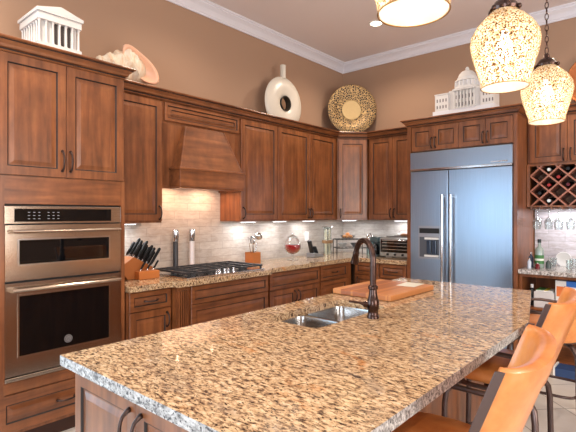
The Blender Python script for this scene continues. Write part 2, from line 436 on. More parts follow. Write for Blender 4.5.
# refrigerator enclosure
fe = thing('fridge_cabinet', 'wooden surround with four small doors above the steel refrigerator', 'cabinet', (-2.34, 4.76, 0))
m = M(); m.box(0, .03, .02, .66, 0, 2.5); m.build('side_panel', WV, fe)
m = M(); m.box(1.115, 1.15, .0, .66, 0, 2.5); m.build('side_panel', WV, fe)
body(fe, .031, 1.114, .02, .66, 2.15, 2.5)
m = M(); m.box(0, .045, 0, .0195, 0, 2.5); m.build('stile', WV, fe)
xs = [.05, .31, .58, .85, 1.11]
for k in range(4):
    hx = xs[k+1]-.022 if k % 2 == 0 else xs[k]+.022
    door(fe, xs[k], xs[k+1], 2.155, 2.42, hx, 2.235, .052)
for s_ in sweep([(-2.34, 5.09), (-2.34, 4.76), (-1.19, 4.76), (-1.19, 5.095)], CPROF, ZT, (3, 8)):
    s_.build('crown_moulding', [WH, GL], fe, world=True)

# bar uppers
bseg = sweep([(-1.11, 5.10), (-.455, 5.10), (.28, 5.10)], CPROF, ZT, (3, 8))
b1 = upper('wall_cabinet', 'wall cabinet over the wine rack, behind the farthest pendant', -1.185, 5.10, 0, .73, [(.02, .355, .325), (.355, .715, .385)], zb=1.955, crown=bseg[0])
b2 = upper('wall_cabinet', 'wall cabinet past the wine rack, mostly beyond the right edge', -.452, 5.10, 0, .73, [(.01, .36, .33), (.36, .72, .39)], zb=1.955, crown=bseg[1])

# wine rack
wr = thing('wine_rack', 'lattice wine rack built in beneath the bar wall cabinet', 'wine rack', (-1.185, 5.10, 0))
m = M(); m.box(0, .028, .0, .31, 1.525, 1.954); m.box(.72, .745, .0, .31, 1.525, 1.954); m.box(.028, .72, .0, .31, 1.525, 1.54); m.box(.028, .72, 0, .31, 1.94, 1.954)
m.box(.028, .72, .295, .31, 1.54, 1.94)
m.build('frame', WV, wr)
a_, b_ = .165, .156; x0, x1, z0, z1 = .028, .72, 1.54, 1.94
def clipline(px, pz, dx, dz):
    t0, t1 = -9, 9
    for p, d, lo, hi in ((px, dx, x0, x1), (pz, dz, z0, z1)):
        ta, tb = (lo-p)/d, (hi-p)/d
        if ta > tb: ta, tb = tb, ta
        t0 = max(t0, ta); t1 = min(t1, tb)
    return (t0, t1) if t1-t0 > .05 else None
m = M(); L_ = math.hypot(a_/2, b_/2); dx, dz = a_/2/L_, b_/2/L_
for sgn in (1, -1):
    for k in range(-8, 12):
        px = .03+a_*k; pz = 1.84
        c = clipline(px, pz, dx, sgn*dz)
        if c:
            A = (px+dx*c[0], pz+sgn*dz*c[0]); B = (px+dx*c[1], pz+sgn*dz*c[1]); nx, nz = -sgn*dz*.007, dx*.007
            m.prism([(A[0]-nx, A[1]-nz), (B[0]-nx, B[1]-nz), (B[0]+nx, B[1]+nz), (A[0]+nx, A[1]+nz)], .006+.001*(sgn > 0), .29, 'y')
m.build('lattice', mat('light_cherry_lattice', (160, 104, 84), .4), wr)
m = M()
for k in range(8): m.box(.03+k*.092, .045+k*.092, .0, .3, 1.505, 1.5245)
m.build('glass_rail', WV, wr)
GB = mat('dark_bottle_glass', (18, 20, 18), .08, 0, .7)
foils = [((160, 40, 36), 'red foil'), ((30, 26, 28), 'black foil'), ((225, 225, 220), 'white foil'), ((96, 30, 40), 'burgundy foil')]
FM = [mat(n.replace(' ', '_'), c, .3, .3) for c, n in foils]
wb = [(-.99, 1.918, 2, 'wine bottle lying in the top row of the rack, nearer the refrigerator'), (-.907, 1.84, 0, 'wine bottle in the second row of the rack, below and between the top row pair'),
      (-.99, 1.762, 0, 'wine bottle in the rack directly below the top left bottle'), (-.825, 1.918, 1, 'wine bottle lying in the top row of the rack, farther from the refrigerator'),
      (-.825, 1.762, 3, 'wine bottle in the rack directly below the top right bottle'), (-1.0725, 1.684, 1, 'black capped wine bottle low in the rack at its left side'), (-.99, 1.606, 2, 'white capped wine bottle in the bottom row of the rack')]
for x, z, fi, lab in wb:
    zz = z-.0175
    t = thing('wine_bottle', lab, 'wine bottle', (x, 5.115, zz), 0, 'wine bottles in the lattice rack')
    m = M(); m.lathe([(.0145, .075), (.015, .09), (.033, .13), (.035, .15), (.035, .275), (.03, .278)], (0, 0, 0), 'y', 18); m.build('bottle', GB, t, smooth=True)
    m = M(); m.lathe([(.016, 0), (.0165, .003), (.016, .075)], (0, 0, 0), 'y', 14); m.build('cap', FM[fi], t, smooth=True)
# hanging stemware
def stem_prof(h=.205, r=.043): return [(.033, 0), (.033, -.003), (.005, -.008), (.004, -.075), (.012, -.085), (r*.85, -.105), (r, -.13), (r*.82, -h), (r*.80, -h), (r*.97, -.13), (.001, -.088)]
hg = ['hanging stemmed glass nearest the refrigerator, below the wine rack', 'second hanging stemmed glass from the refrigerator, below the wine rack', 'third hanging stemmed glass from the refrigerator, below the wine rack', 'fourth hanging stemmed glass from the refrigerator, below the wine rack', 'fifth hanging stemmed glass, below the wine rack beside the photo edge']
for k in range(5):
    m = M(); m.lathe(stem_prof(), (0, 0, 0), 'z', 18, cap=False)
    o = m.build('stemmed_glass', GLASS, smooth=True); o.location = (-1.105+k*.096, 5.16+.05*(k % 2), 1.504)
    tag(o, hg[k], 'wine glass', 'stemmed glasses hanging under the wine rack')

# ------------------------------------------------------------------ base cabinets on the left wall
def base(label, x, y, rz, wd, fronts, yoff=0, name='base_cabinet', depth=.585):
    t = thing(name, label, 'cabinet', (x, y, 0), rz)
    body(t, .001, wd-.001, .02, depth, .1, .874)
    m = M(); m.box(.001, wd-.001, .07, depth, 0, .099); m.build('toe_kick', TOE, t)
    for kind, a, b, z0, z1, hx in fronts:
        if kind == 'D': door(t, a, b, z0, z1, hx, z1-.09, .055)
        else: door(t, a, b, z0, z1, hx, (z0+z1)/2, .04 if z1-z0 < .2 else .05, name='drawer', hor=True)
    return t
base('narrow base cabinet below the knife block, next to the oven', -3.06, 1.725, A90, .39, [('R', .02, .38, .72, .865, .20), ('D', .02, .38, .12, .715, .34)])
# fluted pilaster
pl = thing('pilaster', 'fluted wooden pilaster at the left end of the cooktop cabinet', 'pilaster', (-2.99, 2.118, 0), A90)
m = M(); m.box(0, .114, .012, .65, .0, .874)
for k in range(5): m.box(.01+k*.0205, .022+k*.0205, .0, .0119, .1, .84)
m.box(0, .114, 0, .0119, .0, .1); m.box(0, .114, 0, .0119, .845, .874)
m.build('post', WV, pl, bevel=.0015)
base('wide drawer base cabinet under the gas cooktop', -2.99, 2.234, A90, .93, [('R', .015, .92, .715, .865, None), ('R', .015, .92, .42, .71, None), ('R', .015, .92, .12, .415, None)], depth=.65)
base('base cabinet with one drawer over two doors under the red drink dispenser', -3.06, 3.22, A90, .86, [('R', .03, .85, .69, .865, None), ('D', .03, .44, .12, .685, .41), ('D', .44, .85, .12, .685, .47)])
base('stack of drawers base cabinet below the phone, near the corner', -3.06, 4.081, A90, .655, [('R', .01, .55, .69, .865, .28), ('R', .01, .55, .41, .685, .28), ('R', .01, .55, .12, .405, .28)])
cb = base('corner base cabinet behind the faucet, beside the toaster oven drawers', -3.055, 4.76, 0, .355, [('R', .02, .345, .72, .865, None), ('D', .02, .345, .12, .715, .06)], name='corner_cabinet')
base('drawer base cabinet below the toaster oven beside the refrigerator', -2.698, 4.76, 0, .355, [('R', .01, .345, .70, .865, .178), ('R', .01, .345, .41, .695, .178), ('R', .01, .345, .12, .405, .178)])

# ------------------------------------------------------------------ granite tops
def slab(name, outline, holes, z0, z1, hole=None):
    cu = bpy.data.curves.new(name, 'CURVE'); cu.dimensions = '2D'; cu.fill_mode = 'BOTH'; cu.extrude = (z1-z0)/2
    for pl_ in [outline]+holes:
        sp = cu.splines.new('POLY'); sp.points.add(len(pl_)-1)
        for k, (x, y) in enumerate(pl_): sp.points[k].co = (x, y, 0, 1)
        sp.use_cyclic_u = True
    tmp = bpy.data.objects.new('tmp', cu); COL.objects.link(tmp)
    dg = bpy.context.evaluated_depsgraph_get(); me = bpy.data.meshes.new_from_object(tmp.evaluated_get(dg))
    bpy.data.objects.remove(tmp)
    bm = bmesh.new(); bm.from_mesh(me); bmesh.ops.remove_doubles(bm, verts=bm.verts, dist=1e-5)
    bmesh.ops.recalc_face_normals(bm, faces=bm.faces)
    for v in bm.verts: v.co.z += (z0+z1)/2
    bm.to_mesh(me); bm.free(); me.materials.clear(); me.materials.append(GRAN); me.materials.append(GRANE)
    for p in me.polygons:
        c = p.center; inner = hole and hole[0] < c.x < hole[1] and hole[2] < c.y < hole[3]
        p.material_index = 1 if (hole and abs(p.normal.z) < .5 and not inner) else 0; p.use_smooth = False
    o = bpy.data.objects.new(name, me); COL.objects.link(o)
    return o
def rrect(x0, x1, y0, y1, r, n=6):
    out = []
    for cx, cy, a0 in ((x1-r, y1-r, 0), (x0+r, y1-r, 90), (x0+r, y0+r, 180), (x1-r, y0+r, 270)):
        for k in range(n+1):
            a = math.radians(a0+90*k/n); out.append((cx+r*math.cos(a), cy+r*math.sin(a)))
    return out
o = slab('countertop', [(XA+.015, 1.727), (-3.03, 1.727), (-3.03, 2.09), (-2.955, 2.105), (-2.955, 3.17), (-3.03, 3.185), (-3.03, 4.735), (-2.345, 4.735), (-2.345, YB-.015), (XA+.015, YB-.015)], [], .876, .92)
tag(o, 'L-shaped granite counter running along the tiled walls under the wall cabinets', 'countertop')
o = slab('countertop', [(-1.185, 4.765), (.28, 4.765), (.28, YB-.015), (-1.185, YB-.015)], [], .88, .92, (9, 9, 9, 9))
o.data.materials[0] = mat('grey_bar_granite', (176, 172, 170), .15); _g = NT(o.data.materials[0]); _g.l(_g.ramp(_g.noise(_g.coords((60, 90, 60)), 1, 4, .6), [(.38, (104, 98, 94)), (.5, (176, 170, 166)), (.66, (218, 214, 212))]), _g.b.inputs['Base Color']); o.data.materials[1] = o.data.materials[0]
tag(o, 'grey granite bar counter below the wine rack', 'countertop')

# island
isl = thing('kitchen_island', 'wooden island cabinet under the large granite top in the foreground', 'kitchen island', (-1.74, .76, 0))
m = M(); m.box(0, .74, .02, .80, .1, .880); m.box(0, .74, 1.72, 2.68, .1, .880); m.box(0, .02, .80, 1.72, .1, .880); m.box(.66, .74, .80, 1.72, .1, .880); m.box(.02, .66, .80, 1.72, .1, .5)
m.build('body', WV, isl)
m = M(); m.box(.05, .72, .06, 2.62, 0, .099); m.build('toe_kick', TOE, isl)
m = M(); m.box(0, .74, .004, .0199, .855, .880); m.build('rail', WH, isl)
door(isl, .012, .442, .12, .862, .408, .765, .052, L=.12); door(isl, .442, .735, .12, .862, .478, .765, .052, L=.12)
itop = slab('countertop', [(-1.766, .722), (-.571, .722), (-.565, 2.47), (-.785, 3.49), (-1.766, 3.49)], [rrect(-1.605, -1.27, 1.665, 2.335, .05)], .882, .92, (-1.62, -1.25, 1.64, 2.35))
tag(itop, 'large speckled golden granite island top with the sink set in it', 'countertop')

# sink
sk = thing('kitchen_sink', 'double bowl stainless steel undermount sink in the island', 'sink', (-1.4375, 2.0, .8815))
def bowl(y0, y1):
    m = M(); prev = []
    L = [(0, 0, .05), (-.004, -.02, .05), (-.012, -.15, .05), (-.03, -.175, .06), (-.06, -.185, .05)]
    rings = []
    for ins, z, r in L:
        rings.append([(x, y, z) for x, y in rrect(-.18-ins*1+0, .18+ins, y0-ins, y1+ins, r)])
    vs = [p for R_ in rings for p in R_]; n = len(rings[0]); fs = []
    for j in range(len(rings)-1):
        for k in range(n): fs.append((j*n+k, j*n+(k+1) % n, (j+1)*n+(k+1) % n, (j+1)*n+k))
    fs.append(tuple((len(rings)-1)*n+k for k in range(n)))
    m.add(vs, fs); m.lathe([(.035, -.1835), (.03, -.1825), (.001, -.1845)], (0, (y0+y1)/2, 0), 'z', 16)
    return m.build('bowl', SINK, sk, smooth=True)
bowl(-.345, -.03); bowl(.0, .345)
m = M(); m.box(-.178, .178, -.028, -.002, -.03, -.001); m.build('divider', SINK, sk, bevel=.003)
m = M(); m.box(-.045, .045, -.03, .03, 0, .03); o = m.build('sponge', mat('pale_sponge', (226, 210, 196), .9), bevel=.006); o.location = (-1.46, 2.2, .701); o.rotation_euler = (0, 0, .5)
tag(o, 'pale sponge in the far bowl of the sink', 'sponge')

# faucet
fc = thing('kitchen_faucet', 'tall bronze gooseneck faucet standing at the island sink', 'faucet', (-1.187, 2.031, .9205))
m = M(); m.lathe([(.031, 0), (.031, .01), (.027, .016), (.026, .04), (.031, .05), (.031, .09), (.026, .10), (.021, .125), (.019, .145), (.025, .15), (.025, .163), (.018, .168)], n=20); m.build('base', BRONZE, fc, smooth=True)
dr = Vector((-.86, .50, 0)).normalized(); pts = [(0, 0, .165), (0, 0, .26)]
R_ = .094
for k in range(0, 15):
    a = PI - PI*k/14*.93; p = dr*(R_+R_*math.cos(a)); pts.append((p.x, p.y, .298+R_*math.sin(a)))
m = M(); m.tube(pts, .0155, 14); m.build('spout', BRONZE, fc, smooth=True)
q = Vector(pts[-1]); d2 = (q-Vector(pts[-2])).normalized()
m = M(); m.tube([q-d2*.01, q, q+d2*.01, q+d2*.014, q+d2*.05, q+d2*.062], [.0165, .0185, .0185, .017, .023, .023], 14); m.build('spray_head', BRONZE, fc, smooth=True)
h2 = Vector((-.75, -.64, 0))
m = M(); m.tube([h2*.015+Vector((0, 0, .07)), h2*.05+Vector((0, 0, .07))], .016, 12); m.tube([h2*.045+Vector((0, 0, .07)), h2*.07+Vector((0, 0, .078)), h2*.125+Vector((0, 0, .085))], [.010, .006, .006], 8); m.build('lever', BRONZE, fc, smooth=True)

# cutting board with a pale sheet on it
def board_mat():
    m = mat('striped_board_wood', (190, 120, 66), .4); t = NT(m)
    tc = t.n('ShaderNodeTexCoord'); sp = t.n('ShaderNodeSeparateXYZ'); t.l(tc.outputs['Object'], sp.inputs[0])
    cb_ = t.n('ShaderNodeCombineXYZ'); t.l(sp.outputs[0], cb_.inputs[0])
    v = t.n('ShaderNodeTexVoronoi'); v.inputs['Scale'].default_value = 16; t.l(cb_.outputs[0], v.inputs['Vector'])
    bw = t.n('ShaderNodeRGBToBW'); t.l(v.outputs['Color'], bw.inputs[0])
    c = t.ramp(bw.outputs[0], [(.2, (150, 86, 46)), (.4, (168, 102, 54)), (.55, (180, 114, 62)), (.75, (192, 128, 72))])
    g = t.noise(t.coords((30, 2, 30)), 3, 3); c2 = t.mix(t.ramp(g, [(.4, (70, 70, 70)), (.7, (0, 0, 0))]), c, (120, 60, 30))
    t.l(c2, t.b.inputs['Base Color']); return m
m = M(); m.box(-.215, .225, -.29, .30, 0, .036); o = m.build('cutting_board', board_mat(), bevel=.006); o.location = (-1.535, 2.765, .921); o.rotation_euler = (0, 0, -.03)
tag(o, 'thick striped wooden cutting board lying on the island behind the sink', 'cutting board')
m = M(); m.box(-.065, .065, -.09, .09, 0, .0015); o = m.build('paper_sheet', mat('pale_paper', (214, 212, 196), .35)); o.location = (-1.43, 2.955, .9575); o.rotation_euler = (0, 0, .05)
tag(o, 'pale sheet lying on the far end of the cutting board', 'paper')

# ------------------------------------------------------------------ double wall oven
ov = thing('double_wall_oven', 'stainless steel double wall oven built into the tall cabinet', 'oven', (-3.068, .925, 0), A90)
m = M(); m.box(.004, .742, .004, .5, .432, 1.51); m.build('housing', DARK, ov)
m = M(); m.box(.0, .746, -.018, .001, 1.392, 1.502); m.build('control_panel', STEEL_O, ov, bevel=.003)
m = M(); m.box(.055, .672, -.0195, -.0182, 1.405, 1.486); pn = m.build('display', BLACKGLASS, ov)
m = M()
for r_ in range(3):
    for c_ in range(6): m.box(.13+c_*.03+(.025 if c_ > 2 else 0), .142+c_*.03+(.025 if c_ > 2 else 0), -.0203, -.0196, 1.422+r_*.02, 1.425+r_*.02)
m.build('button', mat('grey_button_marks', (170, 170, 175), .5), pn)
def oven_door(z0, z1, wz0, wz1, hz):
    d = M()
    a, b = .004, .742
    d.box(a, .08, -.022, .001, z0, z1); d.box(.652, b, -.022, .001, z0, z1); d.box(.08, .652, -.022, .001, z0, wz0); d.box(.08, .652, -.022, .001, wz1, z1)
    dd = d.build('oven_door', STEEL_O, ov)
    g = M(); g.box(.0805, .6515, -.017, -.002, wz0+.0005, wz1-.0005); g.build('window', BLACKGLASS, dd)
    fr = M(); t_ = .012
    fr.box(.07, .08, -.026, -.0222, wz0-.01, wz1+.01); fr.box(.652, .662, -.026, -.0222, wz0-.01, wz1+.01); fr.box(.08, .652, -.026, -.0222, wz0-.01, wz0); fr.box(.08, .652, -.026, -.0222, wz1, wz1+.01)
    fr.build('window_trim', STEEL, dd)
    h = M(); h.tube([(.03, -.07, hz), (.12, -.072, hz), (.37, -.074, hz), (.62, -.072, hz), (.716, -.07, hz)], .011, 12)
    h.box(.03, .055, -.072, -.0222, hz-.012, hz+.012); h.box(.69, .715, -.072, -.0222, hz-.012, hz+.012)
    h.build('handle', STEEL_O, dd, smooth=False)
    return dd
oven_door(1.045, 1.385, 1.145, 1.292, 1.345)
ld = oven_door(.468, 1.032, .585, .950, .992)
m = M(); m.lathe([(.026, -.021), (.026, -.0172)], (.375, 0, .632), 'y', 24); m.build('badge', mat('grey_badge', (150, 150, 152), .4, .6), ld)
m = M(); m.tube([(.375+.02*math.cos(k*PI/10), -.0216, .632+.02*math.sin(k*PI/10)) for k in range(20)], .0012, 5, close=True); m.tube([(.366, -.0216, .622), (.371, -.0216, .642), (.380, -.0216, .622), (.385, -.0216, .642)], .0012, 5); m.build('emblem', mat('dark_mark', (50, 48, 50), .5), ld)
m = M(); m.box(.0, .746, -.03, .001, .44, .462); m.build('bottom_trim', STEEL_O, ov, bevel=.003)

# ------------------------------------------------------------------ refrigerator
fr = thing('refrigerator', 'large built-in side-by-side stainless steel refrigerator with water dispenser', 'refrigerator', (-2.29, 4.735, 0))
m = M(); m.box(.003, 1.06, .03, .66, .0, 2.14); m.build('body', DARK, fr)
m = M(); m.box(.0, 1.063, 0, .03, 1.95, 2.138); m.build('grille_panel', STEEL_F, fr, bevel=.003)
m = M(); m.box(.0, 1.063, -.014, -.001, 1.93, 1.955); m.build('ledge', STEEL, fr, bevel=.003)
m = M(); m.box(.003, .428, .0, .03, .12, 1.925); dl = m.build('door', STEEL_F, fr, bevel=.003)
m = M(); m.box(.436, 1.06, .0, .03, .12, 1.925); drr = m.build('door', STEEL_F, fr, bevel=.003)
m = M(); m.box(.003, 1.06, .02, .03, .01, .112); m.build('kick_grille', STEEL_F, fr)
for hx, d_ in ((.385, dl), (.477, drr)):
    m = M(); m.tube([(hx, -.06, .45), (hx, -.06, 1.66)], .013, 12)
    for z in (.55, 1.1, 1.64): m.tube([(hx, -.06, z), (hx, -.0005, z)], .009, 8)
    m.build('handle', STEEL, d_, smooth=True)
m = M(); m.box(.1, .345, -.004, -.0005, .965, 1.325); dp = m.build('dispenser', mat('dispenser_trim', (176, 180, 188), .3, .8), dl)
m = M(); m.box(.11, .335, -.0055, -.0042, 1.245, 1.30); m.build('control_strip', BLACK, dp)
m = M(); m.box(.112, .333, -.0052, -.0042, .985, 1.205); rc = m.build('recess', mat('dispenser_recess', (96, 100, 108), .35, .5), dp)
for k in (0, 1):
    m = M(); m.box(.20+k*.062, .248+k*.062, -.03, -.0056, 1.02, 1.17); m.build('paddle', mat('dispenser_paddle', (44, 56, 74), .2), dp, bevel=.008)
m = M(); m.box(.175, .33, -.02, -.0056, 1.178, 1.2); m.build('nozzle_housing', PLASTIC_W, dp)
m = M(); m.box(.175, .33, -.024, -.0056, .99, 1.01); m.build('drip_tray', PLASTIC_W, dp)
m = M(); m.box(.86, 1.02, -.0022, -.0008, 1.972, 1.984); m.build('nameplate', STEEL, fr)

# ------------------------------------------------------------------ cooktop
ct = thing('gas_cooktop', 'black and steel gas cooktop with cast iron grates in the counter', 'cooktop', (-3.28, 2.68, .921), A90)
m = M(); m.box(-.45, .45, -.265, .245, 0, .012); m.build('tray', STEEL, ct, bevel=.004)
m = M()
for gx in (-.29, 0, .29):
    x0_, x1_ = gx-.14, gx+.14; y0_, y1_ = (-.25, .235) if gx else (-.13, .235)
    for x_ in (x0_, gx, x1_): m.box(x_-.008, x_+.008, y0_, y1_, .036, .052)
    for y_ in (y0_, y1_, (y0_+y1_)/2, (y0_*.75+y1_*.25), (y0_*.25+y1_*.75)): m.box(x0_, x1_, y_-.008, y_+.008, .037, .0515)
    for x_ in (x0_+.01, x1_-.01):
        for y_ in (y0_+.01, y1_-.01): m.box(x_-.008, x_+.008, y_-.008, y_+.008, .0125, .04)
m.build('grate', BLACKM, ct, bevel=.002)
for bx, by in ((-.29, -.13), (-.29, .12), (0, .06), (.29, -.13), (.29, .12)):
    m = M(); m.lathe([(.045, .0125), (.045, .022), (.032, .026), (.03, .033), (.001, .034)], (bx, by, 0)); m.build('burner', BLACK, ct, smooth=True)
for k in range(5):
    m = M(); m.lathe([(.021, .0125), (.021, .018), (.017, .02), (.016, .045), (.001, .047)], (-.104+k*.052, -.205+(.018 if k % 2 else 0), 0), n=16); m.build('knob', STEEL, ct, smooth=True)

# ------------------------------------------------------------------ items on the counter
CZ = .921
# knife block: an angled block with a lower front block
kb = thing('knife_block', 'honey coloured wooden knife block beside the oven cabinet', 'knife block', (-3.42, 1.93, CZ), A90)
BW = mat('honey_wood', (166, 100, 50), .4)
m = M(); m.prism([(-.03, 0), (.12, 0), (.205, .085), (.02, .185), (-.10, .10)], -.06, .10, 'y'); m.build('block', BW, kb, bevel=.003)
m = M(); m.box(.03, .22, -.13, -.063, 0, .065); m.build('front_block', mat('orange_wood', (188, 112, 54), .4), kb, bevel=.003)
dk = Vector((.50, -.10, .85)).normalized()
names = []
HB = mat('black_knife_handle', (18, 18, 19), .5, 0, .25)
cols = ['nearest the oven', 'second from the oven', 'middle', 'second from the cooktop', 'nearest the cooktop']
rows = ['back', 'middle', 'front']
for r_ in range(3):
    for c_ in range(5):
        m = M(); Lh = .128+.018*((r_*2+c_) % 3)
        p0 = Vector((0, 0, 0)); m.tube([p0, p0+dk*.012], .0085, 8, 1); m.tube([p0+dk*.012, p0+dk*.05, p0+dk*(Lh-.012), p0+dk*Lh], [.0115, .013, .014, .008], 8, 0)
        o = m.build('knife', [HB, STEEL], smooth=True)
        fx = .032+.160*c_/4; fz = .1785-.0865*c_/4     # slanted top face of the block
        L = Vector((fx+dk.x*.007, .075-.052*r_, fz+dk.z*.007+.003)); Wd = WM(kb) @ L
        o.location = Wd; o.rotation_euler = (0, 0, A90)
        tag(o, '%s black handled knife in the %s row of the wooden knife block' % (cols[c_], rows[r_]), 'knife', 'knives in the wooden block')
for k in range(3):
    m = M(); m.tube([(0, 0, 0), dk*.012], .007, 8, 1); m.tube([dk*.012, dk*.05, dk*.085], [.008, .009, .008], 8, 0)
    o = m.build('knife', [HB, STEEL], smooth=True); o.location = WM(kb) @ Vector((.06+k*.06, -.095, .07)); o.rotation_euler = (0, 0, A90)
    tag(o, 'short black knife in the low front block, %s' % ['nearest the oven', 'in the middle', 'nearest the cooktop'][k], 'knife', 'small knives in the front block')
# mills behind the cooktop
for y, c_, lab in ((2.525, (44, 42, 44), 'tall dark pepper mill with steel top behind the cooktop'), (2.715, (214, 206, 204), 'tall white salt mill with steel top behind the cooktop')):
    t = thing('pepper_mill' if c_[0] < 99 else 'salt_mill', lab, 'mill', (-3.60, y, CZ))
    m = M(); m.lathe([(.026, 0), (.028, .01), (.024, .03), (.024, .27)], n=18); m.build('grinder_body', mat('mill_body', c_, .3), t, smooth=True)
    m = M(); m.lathe([(.026, .2705), (.030, .275), (.030, .36), (.027, .385), (.001, .387)], n=18); m.build('top', STEEL, t, smooth=True)
# utensil crock
cr = thing('utensil_crock', 'square wooden utensil holder on the counter right of the cooktop', 'utensil holder', (-3.47, 3.42, CZ), A90)
m = M(); h_ = .125; s1, s0 = .060, .051
m.box(-s1, s1, -s1, -s0, 0, h_); m.box(-s1, s1, s0, s1, 0, h_); m.box(-s1, -s0, -s0, s0, 0, h_); m.box(s0, s1, -s0, s0, 0, h_); m.box(-s0, s0, -s0, s0, 0, .01)
m.build('holder', BW, cr, bevel=.002)
def utensil(kind, lab, dx_, dy_, lean, h):
    m = M(); top = Vector((lean[0], lean[1], h)); base_ = Vector((-lean[0]*.25, -lean[1]*.25, 0))
    m.tube([base_, base_+(top-base_)*.75], .004, 8)
    q_ = base_+(top-base_)*.75; d = (top-base_).normalized()
    if kind == 'whisk':
        for a in range(4):
            s = Vector((math.cos(a*PI/4), math.sin(a*PI/4), 0)); L = .09
            m.tube([q_+d*L*t_+s*.028*math.sin(PI*t_) for t_ in (0, .2, .4, .6, .8, 1)], .0018, 5)
    elif kind == 'ladle': m.sphere(tuple(top), .042, 0, 14, (1, 1, .75))
    elif kind == 'spatula': m.box(top.x-.03, top.x+.03, top.y-.003, top.y+.003, top.z-.05, top.z+.03)
    else: m.sphere(tuple(top), .035, 0, 12, (.8, .35, 1.2))
    o = m.build(kind, STEEL if kind != 'spatula' else BLACK, smooth=True); o.location = (-3.47+dx_, 3.42+dy_, CZ+.012); return tag(o, lab, 'utensil', 'cooking utensils in the wooden holder')
utensil('whisk', 'wire whisk leaning to the left in the utensil holder', -.02, .0, (.03, -.08), .26)
utensil('ladle', 'steel ladle standing in the middle of the utensil holder', .02, .0, (.03, .03), .29)
utensil('ladle', 'steel ladle leaning right in the utensil holder, toward the corner', .0, .0, (-.01, .10), .27)
utensil('spatula', 'black spatula behind the ladles in the utensil holder', -.03, .045, (-.02, .0), .25)
utensil('serving_spoon', 'steel spoon in the utensil holder between whisk and ladles', .02, -.03, (.05, -.035), .24)
# drink dispenser
dd = thing('drink_dispenser', 'footed glass jar of red liquid on the left counter', 'glass jar', (-3.42, 4.02, CZ)); dd.scale = (1.13, 1.13, 1.08)
m = M(); m.lathe([(.055, 0), (.055, .006), (.012, .018), (.010, .055), (.02, .06)], n=20); m.build('foot', GLASS, dd, smooth=True)
m = M(); m.lathe([(.02, .061), (.06, .08), (.085, .12), (.088, .16), (.07, .215), (.05, .235), (.052, .24)], n=24, cap=False); m.build('bowl', GLASS, dd, smooth=True)
m = M(); m.lathe([(.016, .064), (.057, .083), (.081, .121), (.084, .155), (.083, .165)], n=24); m.build('red_drink', mat('red_drink', (150, 8, 14), .12, 0, .6), dd, smooth=True)
m = M(); m.lathe([(.055, .241), (.053, .25), (.02, .265), (.008, .27), (.015, .285), (.001, .295)], n=20); m.build('lid', GLASS, dd, smooth=True)
# cordless phone
ph = thing('cordless_phone', 'black and silver cordless phone standing in its cradle by the outlet', 'phone', (-3.46, 4.47, CZ), A90)
m = M(); m.prism([(-.08, 0), (.12, 0), (.12, .02), (-.03, .055), (-.08, .05)], -.07, .05, 'y'); m.build('cradle', mat('silver_plastic', (150, 152, 156), .3, .5), ph, bevel=.004)
m = M(); m.T = Matrix.Translation((-.04, -.01, .05)) @ Matrix.Rotation(-.35, 4, 'Y'); m.box(-.018, .018, -.025, .025, 0, .17); m.build('handset', BLACK, ph, bevel=.008)
m = M(); m.T = Matrix.Translation((.04, -.02, .042)) @ Matrix.Rotation(-.5, 4, 'Y'); m.box(-.012, .012, -.025, .025, 0, .10); m.build('handset', BLACK, ph, bevel=.006)
# outlet
m = M(); m.box(-3.6565, -3.650, 4.54, 4.62, 1.11, 1.23); ot = m.build('wall_outlet', PLASTIC_W, bevel=.002); tag(ot, 'white electrical outlet on the tile above the cordless phone', 'outlet')
# tall glass jar
tj = thing('glass_canister', 'tall double glass canister with brown band beside the wire shelf', 'canister', (-3.52, 4.85, CZ))
for k, dy in enumerate((-.035, .035)):
    m = M(); m.lathe([(.032, 0), (.032, .36), (.030, .36), (.030, .005)], (0, dy, 0), n=18, cap=False); m.build('tube', GLASS, tj, smooth=True)
    m = M(); m.lathe([(.020, .001), (.020, .33)], (0, dy, 0), n=14); m.build('contents', mat('pasta', (226, 212, 186), .6), tj, smooth=True)
m = M(); m.box(-.036, .036, -.072, .072, .15, .19); m.build('band', mat('brown_band', (150, 112, 76), .5), tj, bevel=.004)
m = M(); m.box(-.036, .036, -.072, .072, .361, .372); m.build('lid', STEEL, tj, bevel=.003)
# wire shelf with bread
ws = thing('wire_shelf', 'black two tier wire shelf in the counter corner', 'shelf', (-3.28, 5.02, CZ), math.radians(48))
m = M(); X_, Y_ = .20, .11
for z in (.095, .205):
    for s_ in (-1, 1):
        m.tube([(-X_, s_*Y_, z), (X_, s_*Y_, z)], .005, 6); m.tube([(s_*X_, -Y_, z), (s_*X_, Y_, z)], .005, 6)
    for k in range(9): m.tube([(-X_+.05*k*.98, -Y_, z), (-X_+.05*k*.98, Y_, z)], .0025, 5)
m.build('tier', BLACK, ws)
for sx in (-1, 1):
    for sy in (-1, 1):
        m = M(); m.tube([(sx*X_, sy*Y_, 0), (sx*X_, sy*Y_, .205)], .006, 6); m.build('leg', BLACK, ws)
bs = thing('bread_basket', 'dark wire basket holding rolls on top of the wire shelf', 'basket', WM(ws) @ Vector((-.03, 0, .2105)), 0)
m = M()
for z, r in ((.002, .06), (.02, .08), (.04, .095)): m.tube([(r*math.cos(k*PI/10), r*math.sin(k*PI/10), z) for k in range(20)], .0025, 5, close=True)
for k in range(14): a = 2*PI*k/14; m.tube([(.06*math.cos(a), .06*math.sin(a), .002), (.095*math.cos(a), .095*math.sin(a), .04)], .002, 5)
m.lathe([(.058, 0), (.058, .002)], n=20); m.build('basket', BLACK, bs)
ROLL = mat('bread_crust', (224, 158, 96), .6)
rl = ['left roll in the wire basket', 'roll in the wire basket nearest the viewer', 'right roll in the wire basket', 'roll at the back of the wire basket', 'roll on top of the others in the wire basket']
